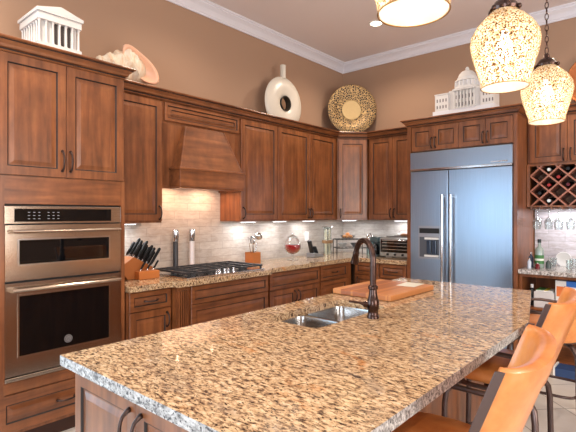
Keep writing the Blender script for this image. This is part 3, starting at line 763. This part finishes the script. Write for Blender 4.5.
for k, (a, b, c) in enumerate(((-.035, -.025, .03), (.012, -.045, .03), (.045, .0, .03), (-.005, .035, .03), (0, -.005, .062))):
    m = M(); m.sphere((0, 0, 0), .027, 0, 12, (1.1, .9, .8)); o = m.build('bread_roll', ROLL, smooth=True); o.location = Vector(bs.location)+Vector((a, b, c)); tag(o, rl[k], 'bread roll', 'rolls in the wire basket')
for k, (dx_, c_, lab) in enumerate(((-.10, (150, 152, 150), 'grey bowl on the lower tier of the wire shelf'), (.07, (60, 66, 70), 'dark bowl on the lower tier of the wire shelf'))):
    m = M(); m.lathe([(.03, 0), (.03, .005), (.06, .045), (.063, .055), (.058, .055), (.03, .012), (.001, .01)], n=18); o = m.build('bowl', mat('bowl_glaze', c_, .3), smooth=True); o.location = WM(ws) @ Vector((dx_, 0, .101)); tag(o, lab, 'bowl')
# coffee maker and canister
cm = thing('coffee_maker', 'narrow dark coffee maker left of the toaster oven', 'coffee maker', (-2.93, 5.12, CZ))
m = M(); m.box(-.06, .06, .0, .12, 0, .24); m.box(-.06, .06, -.1, 0, .18, .24); m.box(-.06, .06, -.1, 0, 0, .02); m.build('housing', mat('dark_green_plastic', (58, 74, 76), .3), cm, bevel=.006)
m = M(); m.lathe([(.04, .021), (.05, .05), (.05, .1), (.035, .15)], (0, -.05, 0), n=16); m.build('carafe', BLACKGLASS, cm, smooth=True)
m = M(); m.box(-.061, -.045, -.104, -.101, .02, .23); m.build('trim', STEEL, cm)
cn = thing('steel_canister', 'steel topped canister behind the faucet arch', 'canister', (-3.08, 5.2, CZ))
m = M(); m.lathe([(.05, 0), (.05, .20)], n=20); m.build('jar', mat('pale_blue_glass', (150, 186, 190), .15), cn, smooth=True)
m = M(); m.lathe([(.053, .201), (.053, .25), (.045, .262), (.01, .264), (.012, .285), (.001, .287)], n=20); m.build('lid', STEEL, cn, smooth=True)
# toaster oven
to = thing('toaster_oven', 'silver toaster oven on the counter against the refrigerator surround', 'toaster oven', (-2.61, 4.99, CZ))
m = M(); m.box(-.21, .21, .0, .32, .015, .245); m.build('housing', mat('toaster_silver', (176, 178, 176), .3, .8), to, bevel=.008)
m = M(); m.box(-.195, .195, -.012, -.001, .065, .225); dg_ = m.build('door', BLACKGLASS, to, bevel=.003)
m = M(); m.tube([(-.16, -.035, .215), (.16, -.035, .215)], .007, 8); m.tube([(-.15, -.035, .215), (-.15, -.012, .215)], .005, 6); m.tube([(.15, -.035, .215), (.15, -.012, .215)], .005, 6); m.build('handle', STEEL, dg_, smooth=True)
for z in (.10, .14, .18):
    m = M(); m.box(-.17, .17, -.0135, -.0125, z, z+.006); m.build('rack', STEEL, dg_)
for k in range(3):
    m = M(); m.lathe([(.013, -.018), (.015, -.001)], (-.1+k*.1, 0, .042), 'y', 12); m.build('knob', BLACK, to, smooth=True)
for sx in (-1, 1):
    for yy in (.03, .28):
        m = M(); m.lathe([(.012, 0), (.012, .0145)], (sx*.18, yy, 0), n=10); m.build('foot', BLACK, to)
m = M(); m.box(-.16, .16, -.10, .10, 0, .008); m.box(-.16, .16, -.104, -.1, 0, .018); m.box(-.16, .16, .1, .104, 0, .018); o = m.build('baking_tray', mat('tray_metal', (120, 116, 112), .35, .8)); o.location = (-2.60, 5.15, CZ+.246)
tag(o, 'flat metal tray lying on top of the toaster oven', 'tray')
hb = thing('bread_loaf', 'round brown loaf under a wire handle on the toaster oven tray', 'bread', (-2.57, 5.15, CZ+.2545))
m = M(); m.sphere((0, 0, .022), .045, 0, 16, (1.2, 1, .48)); m.build('loaf', mat('brown_bread', (150, 104, 72), .6), hb, smooth=True)
m = M(); m.tube([(-.08, 0, .0), (-.075, 0, .05), (-.04, 0, .08), (.04, 0, .08), (.075, 0, .05), (.08, 0, .0)], .003, 6); m.build('wire_handle', STEEL, hb, smooth=True)

# under cabinet lamps
def puck(x, y, rz, lab):
    t = thing('undercabinet_light', lab, 'light', (x, y, 1.3795), rz, 'lamps under the wall cabinets')
    m = M(); m.box(-.1, .1, -.028, .028, -.012, 0); m.build('housing', PLASTIC_W, t)
    m = M(); m.box(-.09, .09, -.02, .02, -.0145, -.0122); m.build('lens', LEDM, t)
    l = bpy.data.lights.new('undercabinet_lamp', 'AREA'); l.shape = 'RECTANGLE'; l.size = .18; l.size_y = .04; l.energy = 1.9; l.color = (.96, .97, 1)
    o = bpy.data.objects.new('undercabinet_lamp', l); COL.objects.link(o); o.parent = t; o.location = (0, 0, -.018)
for x, y, rz, lab in ((-3.50, 1.95, A90, 'lamp strip under the cabinet left of the hood'), (-3.50, 3.38, A90, 'lamp strip under the cabinet right beside the hood'),
                      (-3.50, 3.88, A90, 'lamp strip above the red drink dispenser'), (-3.50, 4.42, A90, 'lamp strip above the cordless phone'),
                      (-3.36, 5.12, PI/4, 'lamp strip under the diagonal corner cabinet'), (-2.66, 5.26, 0, 'lamp strip above the toaster oven')):
    puck(x, y, rz, lab)
for yy in (2.47, 2.87): spot((-3.48, yy, 1.745), 10, 168, (1, .58, .36), .03, name='hood_lamp')
l = bpy.data.lights.new('bar_area_light', 'AREA'); l.shape = 'RECTANGLE'; l.size = .6; l.size_y = .03; l.energy = 3; l.color = (.95, .95, 1)  # unseen area light below the wine rack, without a fixture
o = bpy.data.objects.new('bar_area_light', l); COL.objects.link(o); o.location = (-.75, 5.28, 1.50)

# ------------------------------------------------------------------ bar counter items and base
bc = thing('bar_cabinet', 'open wooden base cabinet with a shelf beneath the bar counter', 'cabinet', (-1.185, 4.80, 0))
m = M(); m.box(0, .025, 0, .6, 0, .878); m.box(1.44, 1.465, 0, .6, 0, .878); m.box(.025, 1.44, .585, .6, 0, .878); m.box(.025, 1.44, 0, .585, .06, .08); m.box(.025, 1.44, .01, .585, .54, .56); m.box(.025, 1.44, .0, .585, .85, .878)
m.build('carcass', WV, bc)
m = M(); m.box(.025, 1.44, .05, .06, 0, .059); m.build('toe_kick', TOE, bc)
def box_item(name, lab, cat, x, y, z, sx, sy, sz, c, stripe=None):
    t = thing(name, lab, cat, (x, y, z)); m = M(); m.box(-sx/2, sx/2, -sy/2, sy/2, 0, sz); m.build('carton', mat(name+'_card', c, .5), t, bevel=.003)
    if stripe:
        m = M(); m.box(-sx/2+.01, sx/2-.01, -sy/2-.0012, -sy/2-.0002, sz*.45, sz*.8); m.build('printed_panel', mat(name+'_print', stripe, .5), t)
    return t
box_item('white_carton', 'white carton with an orange panel on the bar cabinet shelf', 'box', -.842, 4.92, .561, .09, .12, .27, (226, 226, 224), (222, 120, 60))
box_item('blue_carton', 'blue and white carton on the shelf under the bar counter', 'box', -.75, 4.92, .561, .10, .12, .27, (40, 104, 190), (225, 230, 236))
box_item('storage_bin', 'pale white bin on the shelf below the bar counter', 'bin', -.98, 4.95, .561, .17, .22, .15, (210, 208, 210))
o = M(); o.box(-.07, .07, -.09, .09, 0, .012, 0); o.box(-.07, -.01, -.09, .09, .0121, .016, 1); o.box(.0, .03, -.09, .09, .0121, .016, 2)
o = o.build('magazine', [PLASTIC_W, mat('green_print', (90, 150, 80), .5), mat('yellow_print', (220, 200, 60), .5)]); o.location = (-.98, 4.95, .7115); tag(o, 'magazine with green and yellow cover on the pale bin', 'magazine')
sb = thing('spray_bottle', 'small dark bottle with white cap left of the pale bin', 'bottle', (-1.10, 4.93, .561))
m = M(); m.lathe([(.022, 0), (.024, .01), (.024, .15), (.012, .17)], n=14); m.build('bottle', BLACK, sb, smooth=True)
m = M(); m.lathe([(.014, .171), (.014, .205), (.001, .207)], n=14); m.build('cap', PLASTIC_W, sb, smooth=True)
bx = thing('floor_box', 'shallow navy blue box on the floor before the bar cabinet', 'box', (-.64, 4.68, .001))
m = M(); m.box(-.20, .30, -.09, .09, 0, .085); m.build('carton', mat('navy_card', (40, 66, 110), .5), bx, bevel=.003)
m = M(); m.box(-.215, -.2005, -.09, .09, 0, .095); m.build('end_flap', PLASTIC_W, bx)

vb = thing('liquor_bottle', 'clear liquor bottle with a green label on the bar counter', 'bottle', (-1.05, 5.0, CZ))
GRB = mat('frosted_bottle', (140, 156, 150), .1, 0, .7)
m = M(); m.lathe([(.038, 0), (.040, .01), (.040, .17), (.034, .195), (.015, .215), (.014, .25)], n=20); m.build('bottle', GRB, vb, smooth=True)
m = M(); m.lathe([(.0412, .045), (.0412, .13)], n=20, cap=False); m.build('label', mat('green_label', (60, 118, 62), .5), vb, smooth=True)
m = M(); m.lathe([(.0418, .075), (.0418, .095)], n=20, cap=False); m.build('label_band', mat('pale_label', (220, 226, 214), .5), vb, smooth=True)
m = M(); m.lathe([(.017, .251), (.017, .285), (.001, .287)], n=16); m.build('cap', mat('dark_cap', (40, 46, 46), .3, .5), vb, smooth=True)
sm = [(-1.13, 5.02, .15, .024, (52, 60, 84), 'small dark blue bottle beside the refrigerator panel on the bar'), (-1.095, 5.16, .19, .022, (60, 46, 44), 'slim brown bottle behind the green label bottle'),
      (-1.045, 4.90, .06, .02, (110, 30, 36), 'tiny red capped jar in front of the green label bottle'), (-.975, 5.02, .09, .024, (70, 80, 78), 'short dark grey bottle right of the green label bottle'),
      (-1.12, 4.91, .10, .018, (190, 200, 214), 'small pale bottle at the front left corner of the bar')]
for x, y, h, r, c_, lab in sm:
    t = thing('small_bottle', lab, 'bottle', (x, y, CZ), 0)
    m = M(); m.lathe([(r, 0), (r, h*.65), (r*.5, h*.8), (r*.45, h*.88)], n=14); m.build('bottle', mat('small_bottle_glass', c_, .15), t, smooth=True)
    m = M(); m.lathe([(r*.5, h*.881), (r*.5, h), (.001, h+.001)], n=12); m.build('cap', STEEL, t, smooth=True)
pp = thing('plate_clock', 'round white plate standing upright at the back of the bar', 'plate', (-.90, 5.34, CZ))
m = M(); m.lathe([(.001, .006), (.045, .006), (.07, -.004), (.072, 0), (.05, .014), (.001, .014)], (0, 0, .0735), 'y', 28); m.build('plate', PLASTIC_W, pp, smooth=True)
m = M(); m.box(-.03, .03, -.01, .035, 0, .006); m.build('stand', PLASTIC_W, pp)
tl = ['short clear tumbler left of the white plate on the bar', 'short clear tumbler right of the white plate on the bar', 'short clear tumbler at the front of the bar by the photo edge']
for k, (x, y) in enumerate(((-.97, 5.22), (-.80, 5.25), (-.80, 5.05))):
    m = M(); m.lathe([(.028, .0), (.033, .09), (.031, .09), (.026, .006), (.001, .006)], n=18, cap=True); o = m.build('glass_tumbler', GLASS, smooth=True); o.location = (x, y, CZ); tag(o, tl[k], 'glass', 'clear tumblers on the bar')

# ------------------------------------------------------------------ decor above the cabinets
TOP = 2.5165
PLASTER = mat('white_plaster', (206, 203, 200), .6); PGREY = mat('plaster_grey', (214, 214, 218), .6)
HOLE = mat('window_recess', (110, 104, 104), .7)
tm = thing('temple_model', 'white classical temple model with columns on top of the oven cabinet', 'model building', (-3.36, 1.31, 2.501), A90)
# local x = along the front (world y), local -y = towards the room
m = M(); m.box(-.17, .17, -.19, .19, 0, .03); m.box(-.155, .155, -.175, .175, .0301, .06); m.box(-.145, .145, -.165, .165, .0601, .10); m.build('base', PLASTER, tm)
m = M(); m.box(-.118, .118, -.138, .138, .1002, .25); m.build('inner_hall', PLASTER, tm)
for k in (3, 4, 5):
    m = M(); m.box(-.129+k*.043-.034, -.129+k*.043-.009, -.1395, -.1381, .101, .249); m.build('gap_shade', mat('painted_gap_shade', (70, 62, 58), .7), tm)  # dark panels paint the shade in gaps between the front columns
m = M()
pr = [(.011, 0), (.011, .006), (.008, .01), (.007, .135), (.011, .142), (.011, .1495)]
for k in range(7):
    for s_ in (-1, 1): m.lathe(pr, (-.129+k*.043, s_*.149, .1002), n=10)
for k in range(1, 7):
    for s_ in (-1, 1): m.lathe(pr, (s_*.129, -.149+k*.0426, .1002), n=10)
m.build('colonnade', PLASTER, tm, smooth=True)
m = M(); m.box(-.145, .145, -.165, .165, .2501, .298); m.box(-.155, .155, -.175, .175, .2982, .312); m.build('entablature', PLASTER, tm, bevel=.002)
m = M(); m.prism([(-.155, .3122), (.155, .3122), (.155, .318), (0, .362), (-.155, .318)], -.175, .175, 'y'); m.build('roof', PLASTER, tm)
# shell
sh = thing('conch_shell', 'large cream and peach conch shell on the cabinet beside the oven cabinet', 'seashell', (-3.45, 1.95, 2.50))
m = M(); n = 40; rings = 46; vs = []; fs = []
for i in range(rings):
    t = i/(rings-1)              # 0 spire tip (left) .. 1 siphon end (right)
    if t < .5: r = .02+.128*(t/.5)**.8 + .010*math.sin(t*2*PI*7)
    else: r = .13*(1-((t-.5)/.5)**2.1)+.012
    yc = -.27+.52*t
    for k in range(n):
        a = 2*PI*k/n; kn = 0
        if t < .58: kn = max(0, math.cos(a*7+t*26))**3*(.010+.030*t)
        rr = r*(1+.05*math.sin(a*2))+kn
        vs.append((rr*math.cos(a)*.85, yc, .145+rr*math.sin(a)))
for i in range(rings-1):
    for k in range(n): fs.append((i*n+k, i*n+(k+1) % n, (i+1)*n+(k+1) % n, (i+1)*n+k))
fs += [tuple(range(n-1, -1, -1)), tuple((rings-1)*n+k for k in range(n))]
m.add(vs, fs)
def shellmat():
    m = mat('cream_shell', (232, 214, 190), .5); t = NT(m); f = t.noise(t.coords((6, 20, 6)), 2, 4, .6, .8)
    t.l(t.ramp(f, [(.3, (214, 206, 192)), (.5, (208, 190, 166)), (.7, (204, 164, 130))]), t.b.inputs['Base Color']); return m
m.build('whorl', shellmat(), sh, smooth=True)
m = M(); vs = []; fs = []; nu, nv = 28, 9                     # flared peach lip: a shallow leaf shaped dish
for j in range(nv):
    v_ = j/(nv-1)
    for i in range(nu):
        a = 2*PI*i/nu; rr = v_*(1+.13*math.cos(a*2+.6)+.05*math.cos(3*a))
        py, pz = rr*.115*math.cos(a), rr*.155*math.sin(a); c_, s__ = math.cos(.35), math.sin(.35)
        vs.append((.05+.05*v_*v_+.45*py, .060+py*c_+pz*-s__*-1*-1, .175+py*-s__*1+pz*c_))
for j in range(nv-1):
    for i in range(nu): fs.append((j*nu+i, j*nu+(i+1) % nu, (j+1)*nu+(i+1) % nu, (j+1)*nu+i))
m.add(vs, fs); lp = m.build('lip', mat('peach_shell', (222, 170, 138), .3), sh, smooth=True)
sm_ = lp.modifiers.new('thick', 'SOLIDIFY'); sm_.thickness = .014
# white disc vase
def vase():
    m = M(); n = 56; prof = []
    ri, ro, th = .075, .315, .05
    K = 20
    for k in range(K):
        a = 2*PI*k/K; rr = (ri+ro)/2+(ro-ri)/2*math.cos(a); yy = th*math.sin(a)*(1.0 if math.cos(a) < 0 else 1-.35*math.cos(a))
        prof.append((rr, yy))
    vs = []; fs = []
    for k in range(n):
        a = 2*PI*k/n
        for rr, yy in prof: vs.append((yy, rr*math.cos(a), rr*math.sin(a)*.98))
    for k in range(n):
        for j in range(K): fs.append((k*K+j, k*K+(j+1) % K, ((k+1) % n)*K+(j+1) % K, ((k+1) % n)*K+j))
    m.add(vs, fs); return m
vt = thing('disc_vase', 'white disc shaped vase with a round hole and narrow neck', 'vase', (-3.48, 3.93, 2.735))
mv = vase(); o = mv.build('body', mat('cream_ceramic', (206, 198, 184), .3), vt, smooth=True)
bm = bmesh.new(); bm.from_mesh(o.data); g = bmesh.ops.bisect_plane(bm, geom=bm.verts[:]+bm.edges[:]+bm.faces[:], plane_co=(0, 0, -.232), plane_no=(0, 0, -1), clear_outer=True)
bmesh.ops.holes_fill(bm, edges=[e_ for e_ in bm.edges if e_.is_boundary]); bm.to_mesh(o.data); bm.free()
m = M(); m.lathe([(.034, .290), (.032, .33), (.034, .445), (.029, .445), (.027, .40)], (0, -.012, 0), n=20, cap=False); m.build('neck', mat('cream_ceramic_neck', (206, 198, 184), .3), vt, smooth=True)
m = M(); m.lathe([(.082, -.036), (.0735, -.012), (.0735, .012), (.082, .036), (.088, .041), (.0805, .041), (.072, .012), (.072, -.012), (.0805, -.036)], ax='x', n=36, cap=False); m.build('hole_lining', mat('dark_bronze_lining', (50, 44, 36), .4), vt, smooth=True)
# gold platter in the corner
def gold_mat():
    m = mat('pierced_gold', (160, 126, 76), .45, .4); t = NT(m); v = t.n('ShaderNodeTexVoronoi'); v.feature = 'DISTANCE_TO_EDGE'; v.inputs['Scale'].default_value = 40
    t.l(t.coords(), v.inputs['Vector']); c = t.ramp(v.outputs['Distance'], [(.05, (176, 144, 94)), (.10, (120, 90, 52)), (.16, (30, 22, 15))])
    t.l(c, t.b.inputs['Base Color']); t.bump(v.outputs['Distance'], -.6, .01); return m
gp = thing('gold_platter', 'round openwork gold platter standing in the corner above the cabinets', 'platter', (-3.30, 5.10, 2.848), PI/4)
tilt = .0
m = M(); m.lathe([(.125, .028), (.15, .03), (.22, .012), (.318, -.022), (.327, -.018), (.318, -.010), (.22, .024), (.15, .042), (.125, .040)], ax='y', n=64, cap=False); m.build('rim', gold_mat(), gp, smooth=True)
m = M(); m.lathe([(.001, .030), (.126, .026), (.132, .018), (.12, .040), (.001, .044)], ax='y', n=48, cap=False)
t_ = mat('hammered_gold', (176, 150, 104), .5, .3); tt = NT(t_); tt.bump(tt.noise(tt.coords(), 40, 3), .6, .01); m.build('centre', t_, gp, smooth=True)
m = M(); m.tube([(-.10, -.06, -.330), (-.10, .03, -.322), (-.08, .06, -.15)], .006, 6); m.tube([(.10, -.06, -.330), (.10, .03, -.322), (.08, .06, -.15)], .006, 6); m.tube([(-.10, .03, -.322), (.10, .03, -.322)], .006, 6); m.build('stand', BLACK, gp)
# domed building model
cp_ = thing('domed_building_model', 'white domed building model on top of the refrigerator cabinet', 'model building', (-1.745, 4.98, 2.501))
m = M(); m.box(-.36, .33, -.13, .13, 0, .045); m.box(-.34, .315, -.115, .115, .0451, .09); m.build('base', PGREY, cp_)
m = M(); m.box(-.32, -.17, -.10, .10, .0902, .27); m.box(.17, .30, -.10, .10, .0902, .27); m.box(-.17, .17, -.085, .10, .0902, .30); m.box(-.325, -.165, -.105, .105, .2701, .282); m.box(.165, .305, -.105, .105, .2701, .282)
m.prism([(-.12, .3002), (.12, .3002), (0, .335)], -.12, .05, 'y'); m.box(-.12, .12, -.12, -.0852, .285, .3)
m.build('hall', PLASTER, cp_, bevel=.0015)
m = M()
for k in range(7): m.lathe([(.007, .1), (.006, .284)], (-.105+k*.035, -.108, 0), n=8)
m.box(-.12, .12, -.12, -.0852, .0903, .1)
m.build('colonnade', PLASTER, cp_, smooth=True)
wl = [(x, z, -.1015, .035) for z in (.12, .19) for x in [-.30+.033*k for k in range(4)]+[.195+.03*k for k in range(4)]]+[(-.094+k*.035, z, -.0865, .04) for z in (.12, .2) for k in range(6)]
for x, z, y_, h_ in wl:
    m = M(); m.box(x, x+.012, y_, y_+.0013, z, z+h_); m.build('window_recess', HOLE, cp_)

m = M(); m.lathe([(.125, .3002), (.125, .33), (.118, .335), (.118, .385), (.128, .39), (.128, .40), (.105, .402), (.105, .43), (.098, .435), (.085, .47), (.06, .498), (.03, .512), (.02, .515), (.02, .535), (.012, .55), (.001, .555)], n=32); m.build('dome', PLASTER, cp_, smooth=True)
m = M()
for k in range(20): a = 2*PI*k/20; m.lathe([(.006, .336), (.005, .388)], (.124*math.cos(a), .124*math.sin(a), 0), n=6)
m.build('drum_columns', PGREY, cp_)
# copper platter above the bar
m = M(); m.lathe([(.001, .0), (.16, .0), (.27, -.03), (.275, -.026), (.16, .006), (.001, .006)], ax='y', n=48, cap=False)
o = m.build('copper_platter', mat('beaten_copper', (146, 84, 46), .4, .8), smooth=True); o.location = (-.61, 5.375, 2.79)
NT(o.data.materials[0]).bump(NT(o.data.materials[0]).noise(NT(o.data.materials[0]).coords(), 30, 3), .7, .01)
tag(o, 'round copper platter on the bar cabinet, half hidden by the farthest pendant', 'platter')

# ------------------------------------------------------------------ downlights and pendants
dlab = ['small recessed ceiling light beside the nearest pendant']
for k, (x, y) in enumerate(SPOTS):
    t = thing('ceiling_downlight', dlab[0] if k == 0 else 'recessed ceiling light out of the frame', 'ceiling light', (x, y, ZC-.001), 0, 'recessed ceiling lights')
    m = M(); m.lathe([(.085, 0), (.085, -.006), (.065, -.008), (.062, -.001)], n=28, cap=False); m.build('trim_ring', WHITE, t, smooth=True)
    m = M(); m.lathe([(.062, -.0015), (.001, -.0015)], n=28, cap=False); m.build('lens', DISC, t)
def shade_mat():
    m = bpy.data.materials.new('mosaic_glass_shade'); m.use_nodes = True; T = m.node_tree; T.nodes.clear()
    n = T.nodes.new; L = T.links.new
    out = n('ShaderNodeOutputMaterial'); tc = n('ShaderNodeTexCoord'); v = n('ShaderNodeTexNoise'); v.inputs['Scale'].default_value = 150; v.inputs['Detail'].default_value = 2
    L(tc.outputs['Object'], v.inputs['Vector'])
    r = n('ShaderNodeValToRGB'); e = r.color_ramp.elements; e[0].position = .41; e[0].color = lin((74, 50, 34)); e[1].position = .50; e[1].color = lin((206, 166, 116))
    a = e.new(.57); a.color = lin((252, 240, 216)); L(v.outputs['Fac'], r.inputs[0])
    em = n('ShaderNodeEmission'); em.inputs[1].default_value = .20; L(r.outputs[0], em.inputs[0])
    tr = n('ShaderNodeBsdfTranslucent'); L(r.outputs[0], tr.inputs[0]); gl = n('ShaderNodeBsdfGlossy'); gl.inputs[1].default_value = .15; L(r.outputs[0], gl.inputs[0])
    m1 = n('ShaderNodeMixShader'); m1.inputs[0].default_value = .25; L(tr.outputs[0], m1.inputs[1]); L(gl.outputs[0], m1.inputs[2])
    ad = n('ShaderNodeAddShader'); L(m1.outputs[0], ad.inputs[0]); L(em.outputs[0], ad.inputs[1])
    tp = n('ShaderNodeBsdfTransparent'); m2 = n('ShaderNodeMixShader'); L(ad.outputs[0], m2.inputs[1]); L(tp.outputs[0], m2.inputs[2])
    r2 = n('ShaderNodeValToRGB'); g_ = r2.color_ramp.elements; g_[0].position = .49; g_[0].color = (0, 0, 0, 1); g_[1].position = .56; g_[1].color = (.7, .7, .7, 1)
    L(v.outputs['Fac'], r2.inputs[0]); L(r2.outputs[0], m2.inputs[0])
    L(m2.outputs[0], out.inputs[0]); return m
SHADE = shade_mat()
LINER = bpy.data.materials.new('white_glass_liner'); LINER.use_nodes = True; _t = LINER.node_tree; _t.nodes.clear()
_o = _t.nodes.new('ShaderNodeOutputMaterial'); _a = _t.nodes.new('ShaderNodeBsdfDiffuse'); _b = _t.nodes.new('ShaderNodeBsdfTranslucent'); _c = _t.nodes.new('ShaderNodeMixShader'); _d = _t.nodes.new('ShaderNodeBsdfTransparent'); _e = _t.nodes.new('ShaderNodeMixShader')
_a.inputs[0].default_value = (.9, .85, .75, 1); _b.inputs[0].default_value = (.95, .88, .76, 1); _e.inputs[0].default_value = .5
_t.links.new(_a.outputs[0], _c.inputs[1]); _t.links.new(_b.outputs[0], _c.inputs[2]); _t.links.new(_c.outputs[0], _e.inputs[1]); _t.links.new(_d.outputs[0], _e.inputs[2]); _t.links.new(_e.outputs[0], _o.inputs[0])
pd = thing('pendant_light', 'nearest pendant, cut off by the top edge of the photo', 'pendant light', (-.538, 1.13, 1.99), 0, 'mosaic glass pendants over the island')
m = M(); sp_ = [(.093, 0), (.097, .03), (.112, .08), (.130, .14), (.138, .185), (.133, .222), (.110, .262), (.080, .295), (.060, .312), (.052, .322)]
m.lathe(sp_, n=40, cap=False); so = m.build('lamp_shade', SHADE, pd, smooth=True)
m = M(); m.lathe([(r-.004, z) for r, z in sp_], n=40, cap=False); m.build('shade_liner', LINER, pd, smooth=True)
m = M(); m.tube([(.0935*math.cos(k*PI/20), .0935*math.sin(k*PI/20), 0) for k in range(40)], .0022, 6, close=True); m.build('shade_rim', mat('brass_rim', (150, 110, 60), .4, .8), pd, smooth=True)
m = M(); m.lathe([(.056, .320), (.06, .332), (.048, .350), (.04, .362), (.018, .37), (.014, .395), (.006, .40)], n=20)
for k in range(6): a = 2*PI*k/6; m.sphere((.056*math.cos(a), .056*math.sin(a), .330), .012, 0, 8)
m.build('cap', BRONZE, pd, smooth=True)
m = M(); m.lathe([(.018, .33), (.018, .25), (.012, .245)], n=14); m.build('socket', BRONZE, pd, smooth=True)
m = M(); m.lathe([(.012, .243), (.018, .22), (.034, .17), (.034, .14), (.02, .11), (.001, .10)], n=18); m.build('bulb', BULB, pd, smooth=True)
m = M(); z = .40; k = 0
while z < ZC-1.99-.05:
    c = z+.017
    m.tube([((.009*math.cos(a*PI/5) if k % 2 == 0 else 0), (.009*math.cos(a*PI/5) if k % 2 else 0), c+.02*math.sin(a*PI/5)) for a in range(10)], .0028, 5, close=True)
    z += .033; k += 1
m.build('chain', BRONZE, pd, smooth=True)
m = M(); m.lathe([(.006, ZC-1.99-.05), (.05, ZC-1.99-.03), (.055, ZC-1.99-.001)], n=20); m.build('ceiling_canopy', BRONZE, pd, smooth=True)
l = bpy.data.lights.new('pendant_lamp', 'POINT'); l.energy = 1.6; l.color = (1, .84, .66); l.shadow_soft_size = .03
o = bpy.data.objects.new('pendant_lamp', l); COL.objects.link(o); o.parent = pd; o.location = (0, 0, .07)
for y, x, lab in ((2.05, -.562, 'middle pendant, hanging over the island between the other two'), (2.98, -.588, 'farthest pendant, hanging by a long chain in front of the bar cabinet')):
    c = copy_tree(pd); c.location = (x, y, 1.99); c['label'] = lab

# ------------------------------------------------------------------ stools
def stool(loc, lab):
    t = thing('bar_stool', lab, 'bar stool', loc, .11, 'leather bar stools along the island')
    # local: faces -x; seat centre at origin
    m = M(); ring = []; n = 36
    def sup(a, rx, ry, p=2.8): c, s_ = math.cos(a), math.sin(a); return (rx*math.copysign(abs(c)**(2/p), c), ry*math.copysign(abs(s_)**(2/p), s_))
    for z, k in ((.605, .94), (.615, 1.0), (.645, 1.02), (.668, .98), (.682, .88), (.686, .5)):
        ring.append([(sup(2*PI*i/n, .215*k, .225*k)+(z,)) for i in range(n)])
    vs = [p for r in ring for p in r]; fs = [tuple(range(n-1, -1, -1)), tuple((len(ring)-1)*n+i for i in range(n))]
    for j in range(len(ring)-1):
        for i in range(n): fs.append((j*n+i, j*n+(i+1) % n, (j+1)*n+(i+1) % n, (j+1)*n+i))
    m.add(vs, fs); m.build('seat', LEATH, t, smooth=True)
    # barrel back: cross-section swept along an arc, leaning outward with height
    m = M(); na = 33; A0 = math.radians(84); vs = []; fs = []
    sec = [(-.024, .0), (-.028, .1), (-.028, .8), (-.03, .93), (-.022, .985), (0, 1.0), (.022, .985), (.03, .93), (.026, .8), (.022, .1), (.02, 0)]
    ns = len(sec)
    def arc(a, zf, off):
        lean = .175*zf
        ztop = 1.056-.006*math.cos(a)
        z = .60+(ztop-.60)*zf
        rx = .118+off-.02*zf; ry = .25+off+.03*zf
        x = .086+lean+(rx)*math.cos(a)**.8; y = (ry)*math.copysign(abs(math.sin(a))**.85, math.sin(a))
        return (x, y, z)
    for i in range(na):
        a = -A0+2*A0*i/(na-1)
        for off, zf in sec: vs.append(arc(a, zf, off))
    for i in range(na-1):
        for j in range(ns): fs.append((i*ns+j, i*ns+(j+1) % ns, (i+1)*ns+(j+1) % ns, (i+1)*ns+j))
    fs += [tuple(range(ns)), tuple((na-1)*ns+j for j in range(ns))]
    m.add(vs, fs); m.build('backrest', LEATH, t, smooth=True)
    # metal bars along both ends of the back, armrests, seat frame, legs
    for s_ in (-1, 1):
        m = M()
        b = Vector(arc(s_*A0, 0, 0)); tp_ = Vector(arc(s_*A0, .965, 0)); yy = s_*.0
        w2 = .026
        for zf0, zf1 in ((0, .985),):
            b = Vector(arc(s_*A0, zf0, 0)); tp_ = Vector(arc(s_*A0, zf1, 0)); xa = Vector((-.006, 0, .004)); xb = Vector((.019, 0, .004)); ya = Vector((0, s_*.0275, 0)); yb_ = Vector((0, s_*.037, 0))
            P = [b+xa+ya, b+xb+ya, b+xb+yb_, b+xa+yb_, tp_+xa+ya, tp_+xb+ya, tp_+xb+yb_, tp_+xa+yb_]
            m.add([tuple(p) for p in P], [(0, 3, 2, 1), (4, 5, 6, 7), (0, 1, 5, 4), (1, 2, 6, 5), (2, 3, 7, 6), (3, 0, 4, 7)])
        m.build('back_bar', FRAME, t, bevel=.002)
        q_ = Vector(arc(s_*A0, .42, 0))
        m = M(); yA = q_.y
        m.tube([(q_.x-.03, yA, .775), (-.10, yA+s_*.005, .785), (-.17, yA, .78), (-.195, yA-s_*.01, .75), (-.20, yA-s_*.02, .60)], .0115, 8); m.build('armrest', FRAME, t, smooth=True)
    m = M(); r1 = [(sup(2*PI*i/40, .205, .23)+(.59,)) for i in range(40)]; m.tube(r1, .0125, 8, close=True); m.box(-.19, .19, -.02, .02, .582, .598); m.box(-.02, .02, -.2, .2, .5825, .5975); m.build('seat_frame', FRAME, t, smooth=False)
    for sx in (-1, 1):
        for sy in (-1, 1):
            m = M(); m.tube([(sx*.13, sy*.15, .578), (sx*.18, sy*.19, .56), (sx*.205, sy*.205, .52), (sx*.212, sy*.212, .46), (sx*.216, sy*.216, .25), (sx*.225, sy*.225, .012)], .0155, 8); lg = m.build('leg', FRAME, t, smooth=True)
            m = M(); m.lathe([(.015, .0), (.015, .012)], (sx*.225, sy*.225, 0), n=10); m.build('foot_cap', BLACK, lg)
    m = M(); m.tube([(sup(2*PI*i/40, .20, .20, 5)+(.22,)) for i in range(40)], .010, 8, close=True); m.build('footrest', FRAME, t, smooth=True)
    return t
s0 = stool((-.655, 1.485, .001), 'tan leather bar stool nearest the camera, tucked under the island edge')
for y, lab in ((2.56, 'second tan leather bar stool, behind the nearest one at the island'), (3.70, 'farthest tan leather bar stool, just showing at the right photo edge')):
    c = copy_tree(s0); c.location = (-.735 if y < 3 else -.72, y, .001); c.rotation_euler = (0, 0, .05 if y < 3 else 0); c['label'] = lab
